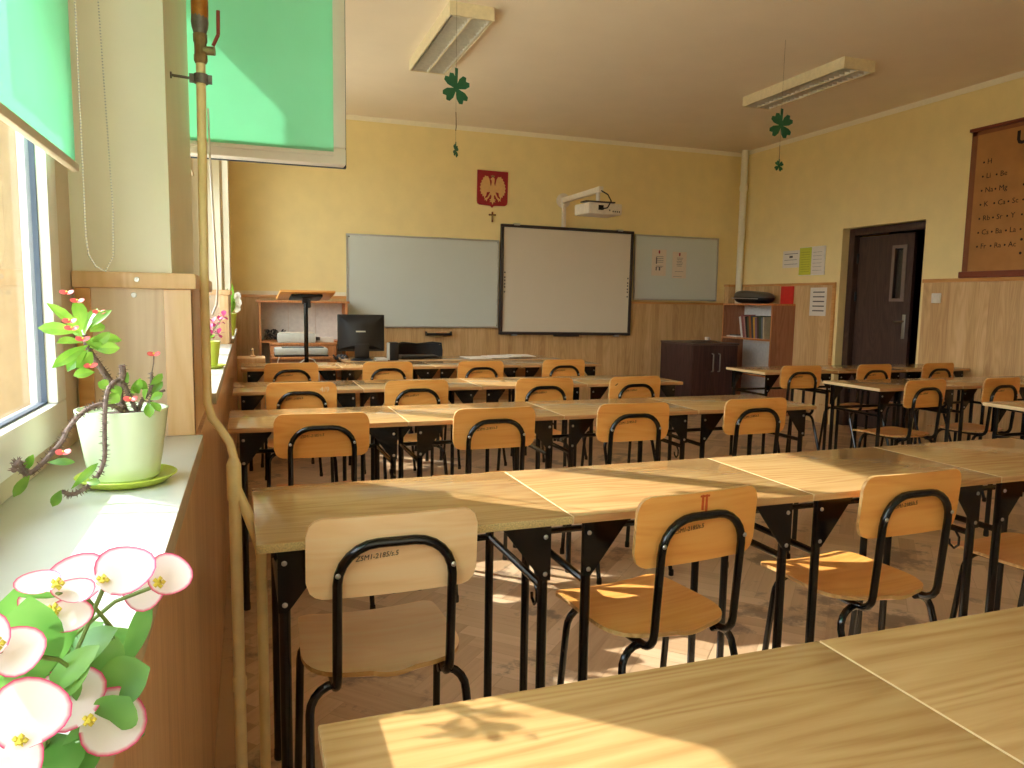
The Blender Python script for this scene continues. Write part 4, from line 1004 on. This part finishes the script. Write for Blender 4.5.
# open shelf cabinet with a white back by the window corner
b = MB(); b.box(-.10, D - .012, 1.306, 1.0, D, 1.345); struct(b.build('trim_%d' % k, M['cove'])); k += 1  # pale strip for light catching the cap rail, put into the colour
os_ = thing('shelf_unit', 'wide open wooden shelf unit with a white back in the window corner', 'shelf', (.105, 7.84, 0)); ow, od, oh = .87, .30, 1.25
for x in (0, ow - .022):
    b = MB(); b.box(x, 0, 0, x + .022, od, oh - .022); b.build('side_panel', M['case_edge'], os_)
b = MB(); b.box(-.02, -.01, oh - .022, ow + .02, od, oh, 0, .002); b.build('top', M['case_edge'], os_)
for z in (.825, .42, .05): b = MB(); b.box(.022, .005, z, ow - .022, od - .012, z + .02); b.build('shelf', M['case_edge'], os_)
b = MB()
for i in range(3): b.box(.022 + i*.275, od - .012, .07, .022 + (i+1)*.275 - .002, od - .002, oh - .022)
b.build('back_panel', M['case_back'], os_)
t = thing('cable_heap', 'heap of dark and grey cables on the shelf unit', 'cables', (.19, 7.98, .846)); b = MB(); b2 = MB()
for q in range(9):
    cx, cy, rr = random.uniform(0, .14), random.uniform(-.03, .05), random.uniform(.035, .065)
    pts = [(cx + rr*math.cos(a), cy + rr*.7*math.sin(a), (.008 + random.uniform(0, .10))) for a in [q + 2*PI*s_/9 for s_ in range(12)]]
    (b if q < 6 else b2).tube(pts, .007, 6)
for q in range(4):
    pts = [(.08 + .02*s_, random.uniform(-.05, .05), .01 + random.uniform(0, .05)*(1 - s_/9)) for s_ in range(8)]; b2.tube(pts, .008, 6)
b.build('black_cables', M['black_matt'], t); b2.build('grey_cables', plain('grey cable', (130, 118, 100), .6), t)
t = thing('pine_stool', 'light yellow wooden stool beside the window panelling behind the fifth row', 'stool', (.005, 6.42, 0))
b = MB(); b.box(-.09, -.14, .745, .125, .14, .79, 0, .004); b.build('seat', M['pine_trim'], t)
for x in (-.07, .10):
    for yv in (-.11, .11): b = MB(); b.box(x - .016, yv - .016, 0, x + .016, yv + .016, .745); b.build('leg', M['pine_trim'], t)
t = thing('figurine', 'small pale wooden figurine standing on the yellow stool', 'figurine', (.035, 6.45, .7905))
b = MB(); b.lathe([(.026, 0), (.026, .006), (.010, .016), (.007, .05), (.012, .058), (.006, .066), (.0001, .074)], (0, 0, 0), 14); b.build('turned_body', M['pine_trim'], t)
b = MB(); b.tube([(-.02, 0, .055), (.02, 0, .058)], .004, 8); b.build('crossbar', M['iron'], t)

# ------------------------------------------------------------------ plants
def leaf(b, base, tip, w, up=Vector((0, 0, 1)), droop=.08, fold=.15, n=6, mi=0, pointy=1.0):
    base, tip = Vector(base), Vector(tip); ax = tip - base; L = ax.length; a = ax.normalized()
    side = a.cross(up); side = side.normalized() if side.length > .05 else Vector((1, 0, 0)); nrm = side.cross(a).normalized()
    vs = []; fs = []
    for i in range(n + 1):
        u = i / n; hw = w/2 * max(0.03, math.sin(PI * u**(1.35 * pointy)))**.7 if 0 < u < 1 else w*.02
        mid = base + ax*u + nrm*(L*droop*4*u*(1 - u))
        for kk in (-1, -.5, 0, .5, 1): vs.append(mid + side*hw*kk + nrm*(abs(kk)*hw*fold))
    for i in range(n):
        for kk in range(4): p = i*5 + kk; fs.append((p, p+1, p+6, p+5))
    b.add(vs, fs, mi, True)
def petal(b, rim, c, r, nrm, centre):
    """one rounded bract, from the flower centre outwards"""
    c, centre, nrm = Vector(c), Vector(centre), Vector(nrm).normalized()
    a = (c - centre); a -= nrm*a.dot(nrm); a.normalize(); s = nrm.cross(a); n1, n2 = 6, 20; base = len(b.v); vs = [c - a*r*.2 - nrm*.12*r]; rr = [.15]
    for i in range(1, n1 + 1):
        for kk in range(n2):
            t = 2*PI*kk/n2; q = i/n1; rad = r*q*(1 + .05*math.sin(3*t + c.x*90))
            p = c + a*math.cos(t)*rad + s*math.sin(t)*rad*1.08 + nrm*(-.12*r + .16*r*q*q + .05*r*q*math.sin(2*t + c.y*70))
            vs.append(p); rr.append(min(1, max(q, .0)) if (p - centre).length > .3*r else .15)
    fs = [(0, 1 + kk, 1 + (kk+1) % n2) for kk in range(n2)]
    for i in range(n1 - 1):
        for kk in range(n2): fs.append((1 + i*n2 + kk, 1 + (i+1)*n2 + kk, 1 + (i+1)*n2 + (kk+1) % n2, 1 + i*n2 + (kk+1) % n2))
    b.add(vs, fs, 0, True); rim.extend(rr)
def bloom(name, centre, petals, r, nrm, parent):
    b = MB(); rim = []
    for i, p in enumerate(petals): petal(b, rim, Vector(p) + Vector(nrm).normalized()*(.001*i), r, nrm, centre)
    o = b.build(name, M['petal'], parent); at = o.data.attributes.new('rim', 'FLOAT', 'POINT'); at.data.foreach_set('value', rim)
    b = MB(); c = Vector(centre) + Vector(nrm).normalized()*.002
    for q in range(5):
        a = 2*PI*q/5; b.lathe([(.0001, -.0016), (.0015, 0), (.0001, .0016)], c + Vector((.0022*math.cos(a), .0005, .0022*math.sin(a))), 6)
    b.lathe([(.0001, -.002), (.002, 0), (.0001, .002)], c, 6); b.build('flower_eye', M['yellow'], o)
    return o
def spiny(b, pts, r0, r1, seed=1, spine=.0052, dens=.0024):
    rnd = random.Random(seed); P = [Vector(p) for p in pts]
    Q = []
    for i in range(len(P) - 1):
        p0, p1, p2, p3 = P[max(0, i-1)], P[i], P[i+1], P[min(len(P)-1, i+2)]
        for s in range(5):
            t = s/5; Q.append(.5*((2*p1) + (p2 - p0)*t + (2*p0 - 5*p1 + 4*p2 - p3)*t*t + (3*p1 - p0 - 3*p2 + p3)*t**3))
    Q.append(P[-1]); n = len(Q); b.tube(Q, [r0 + (r1 - r0)*i/(n-1) for i in range(n)], 8)
    for i in range(n - 1):
        L = (Q[i+1] - Q[i]).length
        for s in range(max(1, int(L/dens * 2))):
            c = Q[i].lerp(Q[i+1], rnd.random()); d = Vector((rnd.gauss(0, 1), rnd.gauss(0, 1), rnd.gauss(0, 1))).normalized()
            t = (Q[i+1] - Q[i]).normalized(); d = (d - t*d.dot(t)).normalized(); rad = r0 + (r1 - r0)*i/(n-1)
            sd = t.cross(d); b.add([c + d*rad*.8 + sd*.0014, c + d*rad*.8 - sd*.0014, c + d*rad*.8 + t*.0012, c + d*(rad + spine)], [(0, 1, 3), (1, 2, 3), (2, 0, 3)], 0, False)
OFF = Vector((0, 0, 0))
ep = thing('potted_plant', 'thorny potted plant with small red flowers on the sill in a pale green pot', 'potted plant', (-.186, 1.278, ZS))
inv = -Vector(ep.location)
def loc_(l): return [Vector(p) + inv for p in l]
b = MB(); b.lathe([(.0001, .0065), (.044, .0065), (.050, .012), (.0655, .117), (.0625, .1175), (.0610, .108), (.0001, .104)], (0, 0, 0), 40); b.build('pot', M['pot_green'], ep)
b = MB(); b.lathe([(.0001, .001), (.056, .001), (.070, .011), (.0725, .013), (.071, .0145), (.055, .0060), (.0001, .0055)], (0.003, .0, 0), 40); b.build('saucer', M['saucer_green'], ep)
b = MB(); b.lathe([(.0605, .105), (.03, .1085), (.0001, .109)], (0, 0, 0), 24); b.build('soil', M['soil'], ep)
st = MB()
SA = [(-.165,1.290,1.085), (-.173,1.272,1.112), (-.182,1.250,1.142), (-.194,1.222,1.135), (-.197,1.200,1.106), (-.198,1.193,1.063), (-.199,1.188,1.034), (-.209,1.172,1.010), (-.231,1.152,.996), (-.244,1.142,1.003)]
SB = [(-.180,1.270,1.085), (-.188,1.250,1.102), (-.204,1.222,1.111), (-.224,1.197,1.104), (-.240,1.182,1.084), (-.249,1.172,1.065), (-.270,1.152,1.039), (-.283,1.140,1.030), (-.284,1.118,1.045), (-.282,1.095,1.056), (-.280,1.07,1.05)]
Sc = [(-.180,1.285,1.080), (-.191,1.277,1.118), (-.203,1.272,1.145), (-.216,1.266,1.170), (-.226,1.261,1.192), (-.230,1.260,1.211)]
Sd = [(-.168,1.292,1.080), (-.160,1.29,1.105), (-.147,1.290,1.123), (-.144,1.290,1.151)]
Se = [(-.158,1.300,1.080), (-.146,1.300,1.110), (-.127,1.300,1.121)]
Sf = [(-.186,1.275,1.080), (-.188,1.272,1.12), (-.182,1.27,1.15), (-.183,1.27,1.165)]
for i, (s, r0, r1) in enumerate(((SA, .0036, .0030), (SB, .0038, .0032), (Sc, .0055, .0038), (Sd, .0035, .0022), (Se, .003, .002), (Sf, .0055, .0045))): spiny(st, loc_(s), r0, r1, i + 3)
st.tube(loc_([(-.144,1.29,1.15), (-.141,1.29,1.165), (-.140,1.29,1.180)]), .0009, 5)
st.build('stem', M['stem'], ep)
fo = MB()
LA = [(-.230,1.260,1.206), (-.275,1.250,1.258), (-.233,1.260,1.218), (-.241,1.270,1.263), (-.227,1.270,1.218), (-.195,1.280,1.248), (-.234,1.250,1.216), (-.285,1.240,1.222), (-.229,1.250,1.200), (-.258,1.220,1.201), (-.224,1.250,1.204), (-.183,1.280,1.202), (-.222,1.240,1.197), (-.261,1.200,1.167), (-.220,1.240,1.193), (-.191,1.230,1.217), (-.221,1.260,1.192), (-.183,1.260,1.191), (-.222,1.240,1.190), (-.246,1.220,1.160), (-.219,1.250,1.186), (-.233,1.210,1.166), (-.224,1.270,1.215), (-.206,1.280,1.225), (-.218,1.260,1.155), (-.245,1.250,1.151), (-.224,1.240,1.205), (-.206,1.220,1.191),
      (-.231,1.262,1.21), (-.218,1.30,1.25), (-.229,1.265,1.205), (-.25,1.31,1.215)]
rnd = random.Random(5)
for i in range(0, len(LA), 2):
    p, q = loc_(LA[i:i+2]); leaf(fo, p, q, .016 + .006*rnd.random(), Vector((rnd.uniform(-.5, .7), -.7, rnd.uniform(.1, .9))), .06, .32)
LP = [(-.140,1.220,1.116), (-.122,1.220,1.126), (-.140,1.220,1.113), (-.126,1.210,1.099), (-.142,1.210,1.113), (-.139,1.200,1.092), (-.146,1.280,1.132), (-.128,1.280,1.150), (-.173,1.270,1.118), (-.157,1.260,1.145), (-.186,1.260,1.115), (-.194,1.250,1.136), (-.180,1.270,1.123), (-.175,1.270,1.154), (-.195,1.250,1.129), (-.213,1.250,1.141), (-.196,1.220,1.112), (-.182,1.220,1.127),
      (-.150,1.285,1.12), (-.165,1.28,1.14), (-.147,1.295,1.115), (-.13,1.30,1.135), (-.150,1.25,1.11), (-.145,1.24,1.13), (-.16,1.27,1.12), (-.168,1.26,1.135)]
for i in range(0, len(LP), 2):
    p, q = loc_(LP[i:i+2]); leaf(fo, p, q, .013 + .005*rnd.random(), Vector((rnd.uniform(-.4, .7), -.7, rnd.uniform(.1, .9))), .06, .3)
LH = [(-.245,1.142,1.005), (-.254,1.132,.985), (-.235,1.152,1.003), (-.202,1.162,1.036), (-.280,1.140,1.030), (-.296,1.122,1.004), (-.218,1.162,1.010), (-.199,1.152,1.009), (-.262,1.152,1.042), (-.228,1.150,1.041), (-.285,1.135,1.035), (-.27,1.12,1.06)]
for i in range(0, len(LH), 2):
    p, q = loc_(LH[i:i+2]); leaf(fo, p, q, .010 + .004*rnd.random(), Vector((.3, -.8, .5)), .05, .2)
fo.build('foliage', M['leaf'], ep)
for c in [(-.250,1.260,1.274), (-.242,1.230,1.233), (-.238,1.220,1.223), (-.223,1.210,1.208), (-.217,1.220,1.169), (-.140,1.290,1.180), (-.163,1.200,1.121), (-.242,1.150,1.056), (-.236,1.255,1.262), (-.212,1.28,1.245)]:
    b = MB(); c = Vector(c) + inv; tilt = Vector((rnd.uniform(-.3, .3), -.55, .8)).normalized(); s = tilt.cross(Vector((1, 0, 0))).normalized()
    for q in (-1, 1):
        vs = [c]; n = 12; d = Vector((1, 0, 0))
        for kk in range(n):
            a = 2*PI*kk/n; vs.append(c + d*q*.0045 + d*.0052*math.cos(a) + s*.0058*math.sin(a) + tilt*(.0015*math.cos(a)*q))
        b.add(vs, [(0, 1 + kk, 1 + (kk+1) % n) for kk in range(n)], 0, True)
    b.lathe([(.0001, -.0015), (.0018, 0), (.0001, .002)], c + tilt*.001, 6, 1)
    st2 = b.build('flower', [M['flower_red'], M['yellow']], ep)

# near plant at the bottom left, white flowers with pink rims
npot = thing('flowering_plant', 'leafy plant with pink-rimmed white flowers at the near end of the sill', 'potted plant', (-.165, .405, ZS))
inv = -Vector(npot.location)
b = MB(); b.lathe([(.0001, .004), (.040, .004), (.056, .058), (.0535, .058), (.052, .050), (.0001, .048)], (0, 0, 0), 32); b.build('pot', M['white_plastic'], npot)
b = MB(); b.lathe([(.0515, .0485), (.02, .051), (.0001, .051)], (0, 0, 0), 20); b.build('soil', M['soil'], npot)
ends = [(-.106,.43,1.060), (-.080,.445,1.052), (-.100,.41,1.045), (-.095,.44,1.085), (-.075,.45,1.085)]
st = MB()
for i, e in enumerate(ends):
    e = Vector(e) + inv; r0 = Vector((.012*math.cos(i*1.3), .012*math.sin(i*1.3), .049)); mid = (r0 + e)/2 + Vector((0, 0, .012)); spiny(st, [r0, mid, e], .0042, .0028, 20 + i, .004)
FL = [((-.080,.405,1.056), [(-.089,.410,1.068), (-.070,.410,1.051)], .0155, (.25, -.75, .55)),
      ((-.102,.375,1.067), [(-.099,.380,1.078), (-.110,.380,1.055)], .0155, (.2, -.8, .5)),
      ((-.076,.435,1.117), [(-.089,.440,1.119), (-.066,.440,1.121)], .0150, (.0, -.6, .8)),
      ((-.050,.445,1.110), [(-.045,.450,1.113), (-.059,.455,1.104)], .0115, (.1, -.85, .5)),
      ((-.093,.415,1.124), [(-.102,.420,1.126), (-.087,.420,1.119)], .010, (.1, -.25, .95)),
      ((-.094,.410,1.113), [(-.087,.410,1.111), (-.101,.420,1.115)], .010, (.2, -.45, .85)),
      ((-.103,.355,1.122), [(-.097,.360,1.117), (-.110,.360,1.124)], .011, (.2, -.6, .75))]
for i, (c, ps, r, n_) in enumerate(FL):
    c2 = Vector(c) + inv; e = Vector(ends[i % len(ends)]) + inv
    st.tube([e, (e + c2)/2 + Vector((0, .004, .004)), c2 - Vector(n_)*.004], .0012, 6)
st.build('stem', M['stem_green'], npot)
for c, ps, r, n_ in FL: bloom('flower', Vector(c) + inv, loc_(ps), r, n_, npot)
fo = MB()
LN = [((-.106,.430,1.066), (-.112,.420,1.124), .046, (.3, -.9, .2)), ((-.104,.432,1.064), (-.069,.430,1.093), .022, (-.3, -.5, .8)), ((-.109,.440,1.069), (-.079,.450,1.089), .020, (-.3, -.5, .8)), ((-.084,.425,1.058), (-.053,.420,1.073), .026, (.0, -.85, .5)),
      ((-.103,.42,1.052), (-.115,.405,1.092), .026, (.3, -.8, .3)), ((-.097,.42,1.064), (-.087,.44,1.082), .016, (0, -.7, .6)), ((-.074,.46,1.052), (-.058,.465,1.096), .013, (.5, -.8, .1)), ((-.097,.45,1.052), (-.088,.47,1.078), .018, (0, -.7, .6)),
      ((-.080,.425,1.050), (-.056,.412,1.040), .026, (0, -.8, .6)), ((-.108,.40,1.06), (-.110,.398,1.092), .014, (.2, -.9, .1)), ((-.095,.405,1.040), (-.074,.408,1.042), .026, (0, -.75, .6)), ((-.085,.44,1.055), (-.073,.45,1.080), .018, (.2, -.8, .4)),
      ((-.094,.45,1.069), (-.098,.46,1.092), .02, (.2, -.8, .4)), ((-.11,.42,1.05), (-.135,.40,1.07), .03, (0, -.6, .8)), ((-.12,.43,1.05), (-.15,.44,1.09), .032, (.2, -.5, .8)), ((-.10,.42,1.045), (-.09,.385,1.035), .028, (0, -.6, .8)), ((-.09,.455,1.06), (-.068,.48,1.07), .024, (0, -.5, .8)), ((-.13,.41,1.045), (-.16,.38,1.085), .03, (.2, -.5, .8)), ((-.105,.40,1.043), (-.104,.37,1.033), .028, (0, -.7, .7)),
      ((-.082,.45,1.05), (-.066,.44,1.062), .02, (0, -.8, .5)), ((-.10,.44,1.06), (-.085,.43,1.073), .02, (0, -.8, .5)), ((-.088,.43,1.045), (-.068,.43,1.032), .026, (0, -.8, .6))]
LN += [((-.104,.415,1.066), (-.074,.408,1.094), .014, (-.3, -.8, .5)), ((-.100,.418,1.062), (-.078,.405,1.085), .012, (-.2, -.8, .5)), ((-.098,.42,1.058), (-.083,.41,1.077), .012, (-.1, -.9, .3)), ((-.108,.41,1.07), (-.100,.395,1.128), .030, (.3, -.9, .1)), ((-.076,.415,1.046), (-.061,.405,1.066), .024, (.1, -.9, .3))]
for p, q, w, u in LN:
    p, q = loc_([p, q]); leaf(fo, p, q, w, Vector(u), .05, .12, 8)
fo.build('foliage', M['leaf_dark'], npot)

# far sill plants
fp = thing('orchid_pot', 'magenta flowering plant in a yellow-green pot on the second sill', 'potted plant', (-.165, 3.3, ZS)); rnd = random.Random(11)
b = MB(); b.lathe([(.0001, .008), (.045, .008), (.058, .11), (.055, .11), (.05, .10), (.0001, .098)], (0, 0, 0), 24); b.build('pot', M['saucer_green'], fp)
b = MB(); b.lathe([(.0001, 0), (.06, 0), (.078, .014), (.074, .015), (.055, .006), (.0001, .006)], (0, 0, 0), 24); b.build('saucer', M['saucer_green'], fp)
st = MB(); fl = MB(); fo = MB()
for i in range(9):
    a = rnd.uniform(0, 2*PI); rr = rnd.uniform(.01, .06); p = Vector((rr*math.cos(a) + .015, rr*math.sin(a), rnd.uniform(.135, .215))); st.tube([(0, 0, .098), (p.x*.4, p.y*.4, .15), p], .0018, 5)
    for q in range(5):
        t = a + 2*PI*q/5; leaf(fl, p, p + Vector((.026*math.cos(t), .010*math.sin(t), .022*math.sin(t) + .004)), .022, Vector((0, 0, 1)), .05, .1, 4)
for i in range(8):
    a = 2*PI*i/8; leaf(fo, (0, 0, .10), (.06*math.cos(a), .06*math.sin(a), .13 + .02*rnd.random()), .022)
st.build('stem', M['stem_green'], fp); fl.build('blossom', M['flower_mag'], fp); fo.build('foliage', M['leaf'], fp)
fp = thing('leafy_plant', 'white flowering plant in a lime pot on the farthest sill by the corner', 'potted plant', (-.135, 6.05, ZS))
b = MB(); b.lathe([(.0001, .004), (.04, .004), (.058, .17), (.055, .17), (.05, .155), (.0001, .15)], (0, 0, 0), 24); b.build('pot', M['saucer_green'], fp)
fo = MB()
for i in range(9):
    a = 2*PI*i/9 + .3; fo_t = (.05*math.cos(a), .05*math.sin(a), .26 + .10*rnd.random()); leaf(fo, (0, 0, .155), fo_t, .04, Vector((math.cos(a)*.3, -.8, .4)), .1, .1)
leaf(fo, (0, 0, .16), (.03, -.02, .40), .03, Vector((.6, -.6, .2)))
fw_ = MB()  # leaf glare shaped as white petals
for (c, q) in (((.065, -.01, .30), 0), ((.07, 0, .25), 1), ((.06, -.01, .21), 2)):
    for kq in range(5):
        a = 2*PI*kq/5 + q; leaf(fw_, c, (c[0] + .028*math.cos(a), c[1] - .006, c[2] + .034*math.sin(a)), .034, Vector((.2, -.9, .2)), .08, .1, 5)
fw_.build('blossom', M['petal_white'], fp)
fo.build('foliage', M['leaf'], fp)

# ------------------------------------------------------------------ light
SUN = Vector((1.0, -.89, -.93)).normalized()
sun = bpy.data.lights.new('sun', 'SUN'); sun.energy = 5.7; sun.angle = math.radians(.6); sun.color = (1.0, .985, .96)
so = bpy.data.objects.new('sun', sun); COL.objects.link(so); so.rotation_euler = SUN.to_track_quat('-Z', 'Y').to_euler(); so.location = (-4, 6, 6)
w = bpy.data.worlds.new('sky'); SC.world = w; w.use_nodes = True
nt = w.node_tree; bg = nt.nodes['Background']
tc = nt.nodes.new('ShaderNodeTexCoord'); sx = nt.nodes.new('ShaderNodeSeparateXYZ'); rp = nt.nodes.new('ShaderNodeValToRGB')
nt.links.new(tc.outputs['Generated'], sx.inputs[0]); nt.links.new(sx.outputs['Z'], rp.inputs[0])
rp.color_ramp.elements[0].position = 0.0; rp.color_ramp.elements[0].color = (.92, .96, 1.0, 1)
rp.color_ramp.elements[1].position = .6; rp.color_ramp.elements[1].color = (.80, .90, 1.0, 1)
nt.links.new(rp.outputs[0], bg.inputs['Color']); bg.inputs['Strength'].default_value = 5.0

# ------------------------------------------------------------------ camera
cam = bpy.data.cameras.new('camera'); co = bpy.data.objects.new('camera', cam); COL.objects.link(co)
pi_, ya, ro = math.radians(6.27153), math.radians(19.57838), math.radians(.94019)
fw = Vector((math.sin(ya)*math.cos(pi_), math.cos(ya)*math.cos(pi_), -math.sin(pi_))); rt = Vector((math.cos(ya), -math.sin(ya), 0)); up = rt.cross(fw)
r2 = rt*math.cos(ro) + up*math.sin(ro); u2 = -rt*math.sin(ro) + up*math.cos(ro)
R = Matrix((r2, u2, -fw)).transposed().to_4x4(); co.matrix_world = Matrix.Translation((0, 0, 1.27)) @ R
cam.sensor_width = 36.0; cam.lens = 744.375 / 1024 * 36.0; cam.clip_start = .02
SC.camera = co

vs_ = SC.view_settings
SC.display_settings.display_device = 'sRGB'
vs_.view_transform = 'Standard'; vs_.look = 'None'; vs_.gamma = 1.0; vs_.use_curve_mapping = False; vs_.exposure = .9
SC.cycles.max_bounces = 10; SC.cycles.diffuse_bounces = 6; SC.cycles.transparent_max_bounces = 12
